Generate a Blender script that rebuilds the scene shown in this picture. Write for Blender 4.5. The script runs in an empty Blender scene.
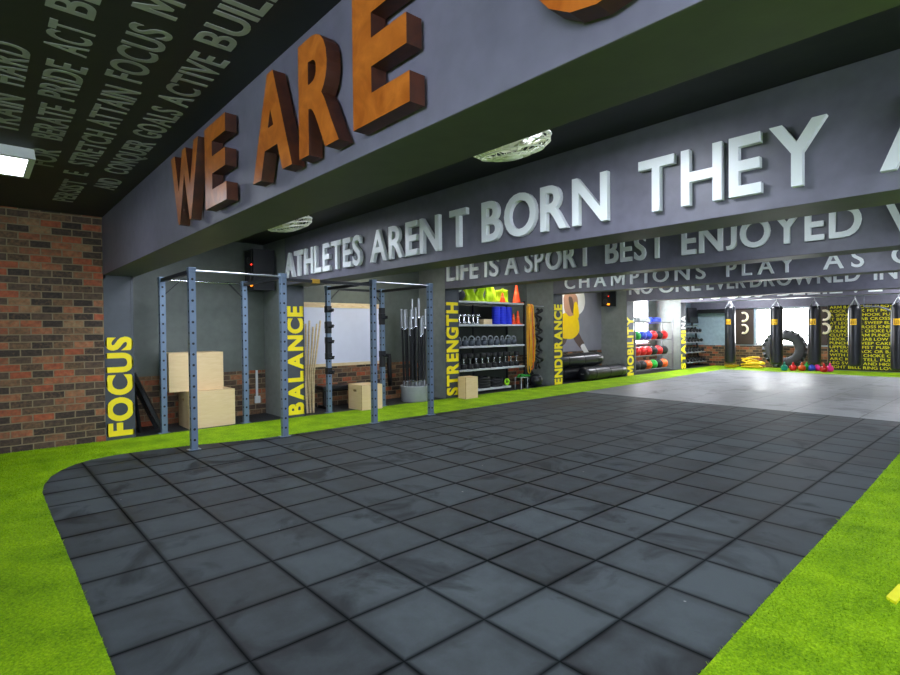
import bpy, bmesh, math, random
import numpy as np
from mathutils import Vector, Matrix

random.seed(7)
rng = np.random.default_rng(7)
PI = math.pi
SC = bpy.context.scene
COL = SC.collection

# ------------------------------------------------------------------ camera, world, exposure
EYE = 1.5
def camera_axes(yaw, pitch, roll):
    f = Vector((math.sin(yaw)*math.cos(pitch), math.cos(yaw)*math.cos(pitch), math.sin(pitch)))
    r = Vector((math.cos(yaw), -math.sin(yaw), 0)); u = r.cross(f)
    c, s = math.cos(roll), math.sin(roll)
    return r*c + u*s, -r*s + u*c, f
cam_data = bpy.data.cameras.new('camera')
cam = bpy.data.objects.new('camera', cam_data)
COL.objects.link(cam)
cam_data.sensor_fit = 'HORIZONTAL'; cam_data.sensor_width = 36
cam_data.lens = 531.86*36/900
cam_data.clip_start = 0.05; cam_data.clip_end = 200
R_, U_, F_ = camera_axes(-0.8400, -0.0141, -0.0093)
M4 = Matrix((R_, U_, -F_)).transposed().to_4x4()
M4.translation = Vector((0, 0, EYE))
cam.matrix_world = M4
SC.camera = cam

world = bpy.data.worlds.new('world'); SC.world = world
world.use_nodes = True
world.node_tree.nodes['Background'].inputs[0].default_value = (0.85, 0.92, 1.0, 1)
world.node_tree.nodes['Background'].inputs[1].default_value = 1.0

SC.view_settings.view_transform = 'Standard'
SC.view_settings.look = 'None'
SC.view_settings.gamma = 1.0
SC.view_settings.use_curve_mapping = False
SC.view_settings.exposure = 0.8
SC.cycles.use_denoising = True
SC.cycles.max_bounces = 8
SC.cycles.diffuse_bounces = 5
SC.cycles.sample_clamp_indirect = 6.0

PANEL_POWER = 5.5       # ceiling light panels of the front bay
BAY_POWER = 22.0         # unseen ceiling panels added to light the bays behind the beams
WINDOW_POWER = 14.0
ALCOVE_POWER = 14.0
MID_POWER = 13.0
FAR_POWER = 48.0
REAR_POWER = 12.0
SIDE_POWER = 9.0

# ------------------------------------------------------------------ materials
def lin(h):
    h = h.lstrip('#')
    v = [int(h[i:i+2], 16)/255 for i in (0, 2, 4)]
    return tuple(c/12.92 if c <= .04045 else ((c+.055)/1.055)**2.4 for c in v) + (1,)

class NT:
    """a tiny node-tree writer"""
    def __init__(self, name):
        self.m = bpy.data.materials.new(name); self.m.use_nodes = True
        self.t = self.m.node_tree; self.b = self.t.nodes['Principled BSDF']
        self.out = self.t.nodes['Material Output']
    def n(self, kind, **kw):
        x = self.t.nodes.new(kind)
        for k, v in kw.items():
            if k.startswith('i_'):
                key = k[2:]; key = int(key) if key.isdigit() else key.replace('_', ' ')
                s = x.inputs[key]
                if isinstance(v, bpy.types.NodeSocket): self.t.links.new(v, s)
                else: s.default_value = v
            else: setattr(x, k, v)
        return x
    def link(self, a, b): self.t.links.new(a, b)
    def math(self, op, a, b=None, c=None):
        x = self.n('ShaderNodeMath', operation=op)
        for i, v in enumerate((a, b, c)):
            if v is None: continue
            if isinstance(v, bpy.types.NodeSocket): self.link(v, x.inputs[i])
            else: x.inputs[i].default_value = v
        return x.outputs[0]
    def mix(self, fac, a, b, blend='MIX'):
        x = self.n('ShaderNodeMix', data_type='RGBA', blend_type=blend)
        for i, v in ((0, fac), (6, a), (7, b)):
            if isinstance(v, bpy.types.NodeSocket): self.link(v, x.inputs[i])
            else: x.inputs[i].default_value = v
        return x.outputs[2]
    def pos(self):
        return self.n('ShaderNodeNewGeometry').outputs['Position']
    def ramp(self, fac, stops):
        x = self.n('ShaderNodeValToRGB'); self.link(fac, x.inputs[0])
        cr = x.color_ramp
        while len(cr.elements) < len(stops): cr.elements.new(.5)
        for e, (p, c) in zip(cr.elements, stops):
            e.position = p; e.color = c if len(c) == 4 else (*c, 1)
        return x.outputs[0]

MATS = {}
def mat(name, col, rough=.6, metal=0.0, var=.12, scale=6.0, bump=0.0, bscale=60.0, spec=.5, coat=0.0):
    """plain surface with a little procedural mottling and optional fine bump"""
    if name in MATS: return MATS[name]
    k = NT(name); c = lin(col) if isinstance(col, str) else col
    tc = k.n('ShaderNodeTexCoord').outputs['Object']
    nz = k.n('ShaderNodeTexNoise', i_Vector=tc, i_Scale=scale, i_Detail=4.0)
    lo = tuple(x*(1-var) for x in c[:3])+(1,); hi = tuple(min(1, x*(1+var)) for x in c[:3])+(1,)
    k.link(k.ramp(nz.outputs[0], [(.3, lo), (.7, hi)]), k.b.inputs['Base Color'])
    k.b.inputs['Roughness'].default_value = rough
    k.b.inputs['Metallic'].default_value = metal
    k.b.inputs['Specular IOR Level'].default_value = spec
    k.b.inputs['Coat Weight'].default_value = coat
    if bump:
        n2 = k.n('ShaderNodeTexNoise', i_Vector=tc, i_Scale=bscale, i_Detail=3.0)
        bp = k.n('ShaderNodeBump', i_Strength=bump, i_Distance=.01, i_Height=n2.outputs[0])
        k.link(bp.outputs[0], k.b.inputs['Normal'])
    MATS[name] = k.m
    return k.m

def emit(name, col, power):
    if name in MATS: return MATS[name]
    k = NT(name); c = lin(col)
    k.b.inputs['Base Color'].default_value = c
    k.b.inputs['Emission Color'].default_value = c
    k.b.inputs['Emission Strength'].default_value = power
    MATS[name] = k.m
    return k.m

def plaster(name, col, rough=.5):
    k = NT(name); c = lin(col); p = k.pos()
    a = k.n('ShaderNodeTexNoise', i_Vector=p, i_Scale=1.3, i_Detail=5.0)
    b = k.n('ShaderNodeTexNoise', i_Vector=p, i_Scale=9.0, i_Detail=5.0)
    f = k.math('ADD', k.math('MULTIPLY', a.outputs[0], .6), k.math('MULTIPLY', b.outputs[0], .4))
    lo = tuple(x*.82 for x in c[:3])+(1,); hi = tuple(x*1.18 for x in c[:3])+(1,)
    k.link(k.ramp(f, [(.35, lo), (.65, hi)]), k.b.inputs['Base Color'])
    k.b.inputs['Roughness'].default_value = rough
    bp = k.n('ShaderNodeBump', i_Strength=.12, i_Distance=.01, i_Height=b.outputs[0])
    k.link(bp.outputs[0], k.b.inputs['Normal'])
    MATS[name] = k.m
    return k.m

def brick(name, axis, bw=.225, bh=.0935):
    """brick cladding on a wall whose horizontal axis is axis"""
    k = NT(name); s = k.n('ShaderNodeSeparateXYZ', i_0=k.pos())
    v = k.n('ShaderNodeCombineXYZ', i_0=s.outputs['XY'.index(axis)], i_1=s.outputs[2], i_2=0.0)
    wob = k.n('ShaderNodeTexNoise', i_Vector=v.outputs[0], i_Scale=7.0, i_Detail=3.0)
    off = k.n('ShaderNodeVectorMath', operation='SCALE', i_0=wob.outputs[1]); off.inputs[3].default_value = .012
    v2 = k.n('ShaderNodeVectorMath', operation='ADD', i_0=v.outputs[0], i_1=off.outputs[0]).outputs[0]
    br = k.n('ShaderNodeTexBrick', i_Vector=v2, i_Color1=(0, 0, 0, 1), i_Color2=(1, 1, 1, 1), i_Mortar=(.5, .5, .5, 1), i_Scale=1.0)
    br.inputs['Mortar Size'].default_value = .008
    br.inputs['Mortar Smooth'].default_value = .3
    br.inputs['Brick Width'].default_value = bw
    br.inputs['Row Height'].default_value = bh
    br.inputs['Bias'].default_value = 0.0
    fine = k.n('ShaderNodeTexNoise', i_Vector=v.outputs[0], i_Scale=30.0, i_Detail=5.0)
    rnd = k.math('ADD', k.math('MULTIPLY', br.outputs[0], .8), k.math('MULTIPLY', fine.outputs[0], .25))
    colr = k.ramp(rnd, [(.1, lin('#1f1813')), (.3, lin('#5a4634')), (.45, lin('#2f251d')), (.6, lin('#77593c')), (.75, lin('#a04e2c')), (.95, lin('#8a7350'))])
    grain = k.mix(.8, colr, k.n('ShaderNodeTexNoise', i_Vector=v.outputs[0], i_Scale=16.0, i_Detail=6.0).outputs[0], 'OVERLAY')
    colm = k.mix(br.outputs[1], grain, lin('#857558'))
    k.link(colm, k.b.inputs['Base Color'])
    k.b.inputs['Roughness'].default_value = .75
    hgt = k.math('ADD', k.math('MULTIPLY', br.outputs[1], -1.0), k.math('MULTIPLY', fine.outputs[0], .35))
    bp = k.n('ShaderNodeBump', i_Strength=.8, i_Distance=.012, i_Height=hgt)
    k.link(bp.outputs[0], k.b.inputs['Normal'])
    MATS[name] = k.m
    return k.m

def tiles(name, sx, sy, ox, oy, c_lo, c_hi, rough, gap, groove=.35, spec=.3):
    """square rubber tiles with worn faces and dark joints"""
    k = NT(name); p = k.pos(); s = k.n('ShaderNodeSeparateXYZ', i_0=p)
    u = k.math('DIVIDE', k.math('SUBTRACT', s.outputs[0], ox), sx)
    v = k.math('DIVIDE', k.math('SUBTRACT', s.outputs[1], oy), sy)
    cell = k.n('ShaderNodeCombineXYZ', i_0=k.math('FLOOR', u), i_1=k.math('FLOOR', v), i_2=0.0)
    wn = k.n('ShaderNodeTexWhiteNoise', noise_dimensions='2D', i_Vector=cell.outputs[0])
    du = k.math('ABSOLUTE', k.math('SUBTRACT', k.math('FRACT', u), .5))
    dv = k.math('ABSOLUTE', k.math('SUBTRACT', k.math('FRACT', v), .5))
    e = k.math('SUBTRACT', .5, k.math('MAXIMUM', du, dv))          # distance to the joint
    joint = k.n('ShaderNodeMapRange', i_0=e, i_1=0.0, i_2=gap*1.5, i_3=1.0, i_4=0.0); joint.clamp = True
    soft = k.n('ShaderNodeMapRange', i_0=e, i_1=0.0, i_2=gap*5, i_3=1.0, i_4=0.0); soft.clamp = True
    big = k.n('ShaderNodeTexNoise', i_Vector=p, i_Scale=.9, i_Detail=5.0, i_Roughness=.6)
    mid = k.n('ShaderNodeTexNoise', i_Vector=p, i_Scale=4.5, i_Detail=6.0, i_Roughness=.65)
    fine = k.n('ShaderNodeTexNoise', i_Vector=p, i_Scale=220.0, i_Detail=2.0)
    f = k.math('ADD', k.math('MULTIPLY', wn.outputs[0], .34), k.math('ADD', k.math('MULTIPLY', big.outputs[0], .65), k.math('MULTIPLY', mid.outputs[0], .62)))
    f = k.math('SUBTRACT', f, k.math('MULTIPLY', soft.outputs[0], .3))
    base = k.ramp(f, [(.38, c_lo), (.95, c_hi)])
    base = k.mix(.25, base, fine.outputs[1], 'OVERLAY')
    st = k.n('ShaderNodeTexNoise', i_Vector=p, i_Scale=1.7, i_Detail=5.0, i_Roughness=.55, i_Distortion=.8)
    stn = k.n('ShaderNodeMapRange', i_0=st.outputs[0], i_1=.54, i_2=.66, i_3=0.0, i_4=.7); stn.clamp = True
    base = k.mix(stn.outputs[0], base, c_lo)
    dark = tuple(x*groove for x in c_lo[:3])+(1,)
    jf = k.math('MULTIPLY', joint.outputs[0], k.math('ADD', .3, k.math('MULTIPLY', mid.outputs[0], .9)))
    base = k.mix(jf, base, dark)
    speck = k.n('ShaderNodeTexVoronoi', i_Vector=p, i_Scale=2.6)
    sp = k.math('MULTIPLY', k.math('LESS_THAN', speck.outputs[0], .022), .35)
    base = k.mix(sp, base, (.5, .5, .48, 1))
    k.link(base, k.b.inputs['Base Color'])
    ro = k.n('ShaderNodeMapRange', i_0=f, i_1=.3, i_2=.95, i_3=rough[0], i_4=rough[1])
    k.link(ro.outputs[0], k.b.inputs['Roughness'])
    h = k.math('ADD', k.math('MULTIPLY', joint.outputs[0], -1.0), k.math('MULTIPLY', fine.outputs[0], .06))
    bp = k.n('ShaderNodeBump', i_Strength=.12, i_Distance=.006, i_Height=h)
    k.link(bp.outputs[0], k.b.inputs['Normal'])
    k.link(k.math('MULTIPLY', k.math('SUBTRACT', 1.0, joint.outputs[0]), spec), k.b.inputs['Specular IOR Level'])
    MATS[name] = k.m
    return k.m

def turf(name):
    k = NT(name); p = k.pos()
    a = k.n('ShaderNodeTexNoise', i_Vector=p, i_Scale=75.0, i_Detail=4.0)
    b = k.n('ShaderNodeTexNoise', i_Vector=p, i_Scale=3.0, i_Detail=5.0)
    f = k.math('ADD', k.math('MULTIPLY', a.outputs[0], .6), k.math('MULTIPLY', b.outputs[0], .4))
    k.link(k.ramp(f, [(.28, lin('#466a00')), (.5, lin('#82ac02')), (.72, lin('#b2d614'))]), k.b.inputs['Base Color'])
    k.b.inputs['Roughness'].default_value = .8
    k.b.inputs['Specular IOR Level'].default_value = .2
    bp = k.n('ShaderNodeBump', i_Strength=.6, i_Distance=.01, i_Height=a.outputs[0])
    k.link(bp.outputs[0], k.b.inputs['Normal'])
    MATS[name] = k.m
    return k.m

def ply(name, c1, c2, sc=(2, 2, 14), rough=.55):
    """pale wood with a faint grain"""
    k = NT(name); tc = k.n('ShaderNodeTexCoord').outputs['Object']
    mp = k.n('ShaderNodeMapping', i_Vector=tc); mp.inputs['Scale'].default_value = sc
    a = k.n('ShaderNodeTexNoise', i_Vector=mp.outputs[0], i_Scale=2.2, i_Detail=6.0, i_Distortion=1.2)
    k.link(k.ramp(a.outputs[0], [(.3, lin(c1)), (.68, lin(c2))]), k.b.inputs['Base Color'])
    k.b.inputs['Roughness'].default_value = rough
    MATS[name] = k.m
    return k.m

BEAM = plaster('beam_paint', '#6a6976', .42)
PIER_LIT = plaster('pier_lit_sides', '#7c827e', .5)  # lighter grey puts the light on the column sides into the colour
SOFFIT_SHADE = plaster('beam_underside_shade', '#45483e', .5)  # darker olive paints the shade and turf bounce under the beams
WALLP = plaster('alcove_paint', '#596059', .5)
COLP = plaster('column_paint', '#3f444a', .45)
CEIL = plaster('ceiling_paint', '#1c1e20', .6)
BLUEP = plaster('pale_blue_paint', '#8fa3ad', .5)
BRICKY = brick('brick_side', 'Y'); BRICKX = brick('brick_end', 'X')
S9 = .9375
RUBBER = tiles('rubber_tiles', .5087*S9, .5501*S9, -2.5637*S9, 2.0751*S9, lin('#0f1315'), lin('#474f51'), (.5, .75), .034, .42)
FARFLOOR = tiles('grey_far_tiles', 1.0, 1.0, 0, 10.75, lin('#3c3f42'), lin('#7f8284'), (.3, .58), .008, .6, .5)
ALCFLOOR = mat('alcove_rubber', '#24282b', .6, bump=.2, bscale=200)
TURF = turf('green_turf')
WHITEL = mat('brushed_white_letter', '#eef3f4', .3, .0, .04, 3)
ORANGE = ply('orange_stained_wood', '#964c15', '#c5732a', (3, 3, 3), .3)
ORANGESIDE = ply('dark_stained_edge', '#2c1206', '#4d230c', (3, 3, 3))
YELLOW = mat('yellow_vinyl', '#ffe600', .5, var=.03)
WHITEV = mat('white_vinyl', '#d8dcdc', .5, var=.03)
CEILTXT = mat('grey_green_stencil', '#8f918c', .7, var=.2, scale=3)
STEELB = mat('blue_grey_steel', '#687b90', .38, .25, .08, 5)
CHROME = mat('chrome', '#c8ccd0', .18, 1.0, .03)
BLACK = mat('black_metal', '#15171a', .42, .3, .15)
RUBB = mat('black_rubber', '#141517', .6, 0, .15, 8, .15, 120)
LEATHER = mat('black_vinyl', '#1a1c20', .28, 0, .15, 4, .1, 18)
GREYM = mat('grey_metal', '#9ea3a6', .35, .6)
PLY = ply('pale_plywood', '#e2c491', '#e9cd9d')
PLYE = ply('plywood_edge', '#a07a48', '#c79b63')
PALEW = ply('pale_wood', '#cbb083', '#e4d0a6')
BOARDW = mat('whiteboard_white', '#d9def0', .25, 0, .02)
PVC = mat('white_plastic', '#d5d8d8', .45, 0, .03)
BUCKET = mat('grey_plastic', '#9a9ea1', .5, 0, .06)
NEON = mat('neon_yellow_cloth', '#a9cc00', .8, 0, .12, 12)
CONE = mat('orange_cone_plastic', '#ff4a10', .45, 0, .05)
BLUEF = mat('blue_foam', '#1f35d8', .6, 0, .08)
RED = mat('red_rubber', '#d81f1f', .4, 0, .06)
BLUE = mat('blue_rubber', '#2b46c4', .4, 0, .06)
GREEN = mat('green_rubber', '#22a637', .4, 0, .06)
ORB = mat('orange_rubber', '#f2641a', .4, 0, .06)
PINK = mat('pink_rubber', '#e0218a', .4, 0, .06)
TEAL = mat('teal_rubber', '#18a9a0', .4, 0, .06)
YEL = mat('yellow_nylon', '#e8c41a', .5, 0, .1, 30)
SKIN = mat('printed_skin', '#b58a72', .6, 0, .1, 5)
SHAD = mat('printed_dark_skin', '#5c4a40', .6, 0, .1, 5)
YPR = mat('printed_yellow', '#ffd400', .6, 0, .05)
WPR = mat('printed_white_and_glow', '#f1eee8', .6, 0, .03)
GPR = mat('printed_grey', '#8b8a93', .6, 0, .08, 2)
BAND_Y = mat('yellow_latex', '#f0b21a', .5); BAND_O = mat('orange_latex', '#e0641a', .5)
PANELMAT = emit('panel_light', '#eaf1ff', PANEL_POWER)
BAYMAT = emit('bay_fill_light', '#eaf1ff', BAY_POWER)
ALCMAT = emit('unseen_alcove_light', '#fff6e6', ALCOVE_POWER)
MIDMAT = emit('mid_fill_light', '#eaf1ff', MID_POWER)
FARMAT = emit('far_fill_light', '#f4f6ff', FAR_POWER)
PANE_REAR = emit('added_rear_pane', '#e2ebff', REAR_POWER)
PANE_SIDE = emit('added_side_pane', '#e2ebff', SIDE_POWER)
PANE = emit('daylit_pane', '#fbfdff', WINDOW_POWER)
FANW = mat('cream_wire', '#eceadd', .4, 0, .05)

# ------------------------------------------------------------------ mesh helpers
class MB:
    """collects shapes, then links them as ONE mesh object"""
    def __init__(self): self.v = []; self.f = []; self.m = []; self.s = []
    def add(self, vs, fs, m=0, smooth=False):
        b = len(self.v); self.v += [tuple(p) for p in vs]
        for f in fs:
            self.f.append(tuple(b+i for i in f)); self.m.append(m); self.s.append(smooth)
        return self
    def box(self, x0, y0, z0, x1, y1, z1, m=0, bev=0, mtx=None, seg=2):
        bm = bmesh.new(); bmesh.ops.create_cube(bm, size=1)
        for v in bm.verts:
            v.co = Vector(((x0+x1)/2+v.co.x*(x1-x0), (y0+y1)/2+v.co.y*(y1-y0), (z0+z1)/2+v.co.z*(z1-z0)))
        if bev: bmesh.ops.bevel(bm, geom=bm.edges[:], offset=bev, segments=seg, profile=.5, affect='EDGES')
        if mtx: bm.transform(mtx)
        bm.verts.index_update()
        self.add([v.co for v in bm.verts], [[v.index for v in f.verts] for f in bm.faces], m, False)
        bm.free(); return self
    def obox(self, c, size, mtx=None, m=0, bev=0):
        """box of a size centred on c, turned by the 3x3 mtx"""
        t = Matrix.Translation(Vector(c)) @ (mtx.to_4x4() if mtx else Matrix())
        a, b, d = (s/2 for s in size)
        return self.box(-a, -b, -d, a, b, d, m, bev, t)
    def bar(self, p, q, w, h=None, m=0, bev=0):
        """square bar from p to q"""
        p, q = Vector(p), Vector(q); d = q-p
        return self.obox((p+q)/2, (w, h or w, d.length), d.to_track_quat('Z', 'Y').to_matrix(), m, bev)
    def tube(self, pts, r, n=10, m=0, closed=False, smooth=True):
        pts = [Vector(p) for p in pts]; N = len(pts)
        rs = r if isinstance(r, (list, tuple)) else [r]*N
        rings = []; up = None
        for i, p in enumerate(pts):
            a = pts[(i-1) % N] if (closed or i > 0) else p
            b = pts[(i+1) % N] if (closed or i < N-1) else p
            t = (b-a).normalized() if (b-a).length > 1e-9 else Vector((0, 0, 1))
            if up is None:
                up = Vector((0, 0, 1)) if abs(t.z) < .9 else Vector((1, 0, 0))
            x = t.cross(up)
            if x.length < 1e-6: x = t.orthogonal()
            x.normalize(); y = x.cross(t).normalized(); up = y
            rings.append([p+(x*math.cos(2*PI*j/n)+y*math.sin(2*PI*j/n))*rs[i] for j in range(n)])
        vs = [v for rg in rings for v in rg]; fs = []
        for i in range(N if closed else N-1):
            a, b = i*n, ((i+1) % N)*n
            for j in range(n): fs.append((a+j, b+j, b+(j+1) % n, a+(j+1) % n))
        self.add(vs, fs, m, smooth)
        if not closed:
            self.add(rings[0], [tuple(range(n))], m); self.add(rings[-1], [tuple(reversed(range(n)))], m)
        return self
    def cyl(self, p, q, r, n=16, m=0): return self.tube([p, q], r, n, m)
    def lathe(self, prof, c=(0, 0, 0), n=20, m=0, mtx=None, smooth=True):
        """profile of (radius, height) turned about z"""
        c = Vector(c); vs = []; fs = []
        for (r, z) in prof:
            for j in range(n):
                p = Vector((r*math.cos(2*PI*j/n), r*math.sin(2*PI*j/n), z))
                if mtx: p = mtx @ p
                vs.append(c+p)
        for i in range(len(prof)-1):
            for j in range(n):
                fs.append((i*n+j, i*n+(j+1) % n, (i+1)*n+(j+1) % n, (i+1)*n+j))
        fs2 = []
        ring = prof[0] == prof[-1]
        if not ring and prof[0][0] > 1e-6: fs2.append(tuple(reversed(range(n))))
        if not ring and prof[-1][0] > 1e-6: fs2.append(tuple(range((len(prof)-1)*n, len(prof)*n)))
        self.add(vs, fs, m, smooth)
        b = len(self.v)-len(vs)
        for f in fs2:
            self.f.append(tuple(b+i for i in f)); self.m.append(m); self.s.append(False)
        return self
    def ball(self, c, r, n=18, k=10, m=0, sq=(1, 1, 1)):
        prof = [(r*math.sin(PI*i/k), -r*math.cos(PI*i/k)) for i in range(k+1)]
        prof[0] = (0, -r); prof[-1] = (0, r)
        return self.lathe(prof, c, n, m, Matrix.Diagonal(Vector(sq)))
    def torus(self, c, R, r, n=32, k=10, m=0, mtx=None):
        pts = []
        for i in range(n):
            p = Vector((R*math.cos(2*PI*i/n), R*math.sin(2*PI*i/n), 0))
            pts.append(Vector(c)+(mtx @ p if mtx else p))
        return self.tube(pts, r, k, m, closed=True)
    def prism(self, poly, fn, d0, d1, m=0, mside=None):
        """polygon (a, b) extruded from depth d0 to d1; fn(a, b, d) gives the point"""
        n = len(poly)
        vs = [fn(a, b, d0) for a, b in poly]+[fn(a, b, d1) for a, b in poly]
        self.add(vs, [tuple(reversed(range(n))), tuple(range(n, 2*n))], m)
        self.add(vs, [(i, (i+1) % n, n+(i+1) % n, n+i) for i in range(n)], m if mside is None else mside)
        return self
    def build(self, name, mats, parent=None, loc=None):
        me = bpy.data.meshes.new(name)
        me.from_pydata(self.v, [], self.f)
        for mt in (mats if isinstance(mats, (list, tuple)) else [mats]): me.materials.append(mt)
        me.polygons.foreach_set('material_index', self.m)
        me.polygons.foreach_set('use_smooth', self.s)
        bm = bmesh.new(); bm.from_mesh(me); bmesh.ops.recalc_face_normals(bm, faces=bm.faces[:]); bm.to_mesh(me); bm.free()
        me.update()
        o = bpy.data.objects.new(name, me); COL.objects.link(o)
        if parent: o.parent = parent
        if loc: o.location = loc
        return o

def tag(o, label=None, cat=None, group=None, kind=None):
    if label: o['label'] = label
    if cat: o['category'] = cat
    if group: o['group'] = group
    if kind: o['kind'] = kind
    return o
def thing(name, label, cat, loc=(0, 0, 0), rz=0, group=None):
    o = bpy.data.objects.new(name, None); COL.objects.link(o)
    o.empty_display_size = .1
    o.location = loc; o.rotation_euler = (0, 0, rz)
    return tag(o, label, cat, group)
def struct(name, mb, mt, parent=None):
    o = mb.build(name, mt, parent)
    if parent is None: o['kind'] = 'structure'
    return o
def dup(root, loc, rz=None, label=None, group=None):
    r = root.copy(); COL.objects.link(r); r.location = loc
    if rz is not None: r.rotation_euler = (0, 0, rz)
    if label: r['label'] = label
    if group: r['group'] = group
    for ch in list(root.children):
        c = ch.copy(); COL.objects.link(c); c.parent = r
        for g in list(ch.children):
            d = g.copy(); COL.objects.link(d); d.parent = c
    return r
ORD = ['first', 'second', 'third', 'fourth', 'fifth', 'sixth', 'seventh', 'eighth', 'ninth', 'tenth', 'eleventh', 'twelfth', 'thirteenth', 'fourteenth']

# glyph outlines from the built-in font, normalised to cap height 1
GLY = {}
def glyph(ch, off=.018, bev=0.0):
    key = (ch, off, bev)
    if key in GLY: return GLY[key]
    if ch == 'M':
        t = .14+off*2.86; u = t*1.05; q = .5
        P = [(0, 0), (0, 1), (u, 1), (q, .42+t*.3), (1-u, 1), (1, 1), (1, 0), (1-t, 0), (1-t, .66), (q+.06, .16), (q-.06, .16), (t, .66), (t, 0)]
        P = [(a*1.05, b) for a, b in P]; n = len(P)
        vs = np.array([(a, b, -.5) for a, b in P]+[(a, b, .5) for a, b in P])
        GLY[key] = (vs, [tuple(range(n)), tuple(range(n, 2*n))]+[(i, (i+1) % n, n+(i+1) % n, n+i) for i in range(n)], 1.05)
        return GLY[key]
    c = bpy.data.curves.new('glyph', 'FONT'); c.body = ch; c.offset = off; c.extrude = .5; c.resolution_u = 5
    o = bpy.data.objects.new('glyph', c); COL.objects.link(o)
    bpy.context.view_layer.update()
    dg = bpy.context.evaluated_depsgraph_get()
    me = bpy.data.meshes.new_from_object(o.evaluated_get(dg))
    vs = np.array([v.co[:] for v in me.vertices]); fs = [tuple(p.vertices) for p in me.polygons]
    bpy.data.objects.remove(o); bpy.data.curves.remove(c); bpy.data.meshes.remove(me)
    H = glyph.H.get(off)
    if H is None:
        if ch == 'E': H = (vs[:, 1].min(), vs[:, 1].max())
        else: glyph('E', off, bev); H = glyph.H[off]
        glyph.H[off] = H
    vs[:, :2] = vs[:, :2]
    vs[:, 1] = (vs[:, 1]-H[0])/(H[1]-H[0])
    if ch == 'J': vs[:, 1] = 1-(1-vs[:, 1])/(1-vs[:, 1].min())
    vs[:, 0] = (vs[:, 0]-vs[:, 0].min())/(H[1]-H[0])
    GLY[key] = (vs, fs, vs[:, 0].max())
    return GLY[key]
glyph.H = {}
KERN = {'AT': -.1, 'TA': -.1, 'AY': -.1, 'YA': -.1, 'OY': -.05, 'YE': -.03, 'LT': -.08, 'LA': -.02, 'AV': -.1, 'RA': -.1, 'WE': -.02, 'LY': -.1, 'PA': -.08, 'FO': -.03, 'IV': -.03, 'VE': -.03, 'OW': -.03, 'RT': -.03, 'TE': -.02, 'TH': .02}
def layout(s, gap=.12, space=.42, off=.018):
    """[(char, x0, x1)] in cap heights, and the whole width"""
    x = 0; out = []; prev = ''
    for ch in s:
        if ch == ' ': x += space; prev = ''; continue
        w = glyph(ch, off)[2]; x += KERN.get(prev+ch, 0) if prev else 0
        out.append((ch, x, x+w)); x += w+gap; prev = ch
    return out, x-gap

def flat_text(name, rows, fn, mt, parent, thick=.003, off=.018, gap=.12):
    """painted or stuck-on lettering: rows of (text, a0, a1, b0, b1) in the surface's own (a, b); fn(a, b, d) gives the point"""
    mb = MB()
    for (s, a0, a1, b0, b1) in rows:
        lay, W = layout(s, gap, off=off)
        for ch, x0, x1 in lay:
            vs, fs, w = glyph(ch, off)
            P = [fn(a0+(x0+v[0])/W*(a1-a0), b0+v[1]*(b1-b0), (v[2]+.5)*thick) for v in vs]
            mb.add(P, fs)
    return mb.build(name, mt, parent)

# ------------------------------------------------------------------ measures of the place (metres)
XC, XB = -8.69, -9.6             # column faces, alcove backs
CY = [(1.35, 1.71), (4.006, 4.34), (7.655, 8.057), (11.49, 11.885), (15.206, 15.63), (18.92, 19.32)]
WORDS = ['FOCUS', 'BALANCE', 'STRENGTH', 'ENDURANCE', 'MOBILITY', 'STAMI']
BZ = [2.305, 2.29, 2.39, 2.43, 2.34, 2.40]
ZC = 3.10                        # ceiling
XR, YB, YF = 3.2, -4.0, 21.9     # right wall, rear wall, far wall
XT = -7.305                       # edge of the rubber along the rack

# ------------------------------------------------------------------ floor and turf
def floor_sheet(name, poly, z, mt, th=.02, kind='structure'):
    mb = MB(); mb.prism(poly, lambda a, b, d: (a, b, d), z-th, z)
    o = mb.build(name, mt); o['kind'] = kind
    return o
corner = [(-2.6, .44), (-4.0, .452), (-5.4, .455), (-6.3, .46), (-6.62, .50), (-6.95, .585), (-7.22, .71), (-7.42, .86), (-7.54, 1.02), (-7.61, 1.24), (-7.625, 1.5), (-7.6, 1.8), (-7.52, 2.24), (-7.42, 2.6), (-7.34, 2.95), (XT, 3.4), (XT, 10.75)]
right = [(-1.16, 10.75), (-1.12, 8.1), (-1.06, 5.8), (-1.02, 3.6), (-.985, 2.3), (-.97, 1.4), (-1.1, .95), (-1.4, .62), (-1.9, .47)]
floor_sheet('floor', corner+right, .0, RUBBER)
floor_sheet('floor_far', [(XT, 10.752), (XT-.06, 13.6), (-7.6, 17.3), (-7.65, 20.05), (2.0, 20.05), (2.0, 10.752)], .0, FARFLOOR)
floor_sheet('floor_alcove', [(XB, YB), (XC+.001, YB), (XC+.001, YF), (XB, YF)], -.001, ALCFLOOR)
floor_sheet('floor_base', [(XB, YB), (XR, YB), (XR, YF), (XB, YF)], -.022, ALCFLOOR, .05)
# turf: one carpet laid round the rubber
tl = [(XC, YB), (XR, YB), (XR, 10.75)]
left_strip = [(XC+.002, YB)] + [(-2.6, YB), (-2.6, .44)] + corner[1:-1] + [(XT, 10.75), (XT-.06, 13.6), (-7.6, 17.3), (-7.65, 20.05), (-7.65, YF), (XC+.002, YF)]
def turf_sheet():
    mb = MB()
    mb.prism(left_strip, lambda a, b, d: (a, b, d), -.018, .004)
    mb.prism([(-2.6, YB), (XR-.002, YB), (XR-.002, 10.75), (-1.16, 10.75)]+right[1:]+[(-2.6, .44)], lambda a, b, d: (a, b, d), -.018, .004)
    mb.prism([(-7.65, 20.05), (XR-.002, 20.05), (XR-.002, YF), (-7.65, YF)], lambda a, b, d: (a, b, d), -.018, .004)
    o = mb.build('artificial_turf', TURF)
    tag(o, 'bright lime green artificial turf bordering the dark rubber floor', 'artificial turf', kind='stuff')
    return o
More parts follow.
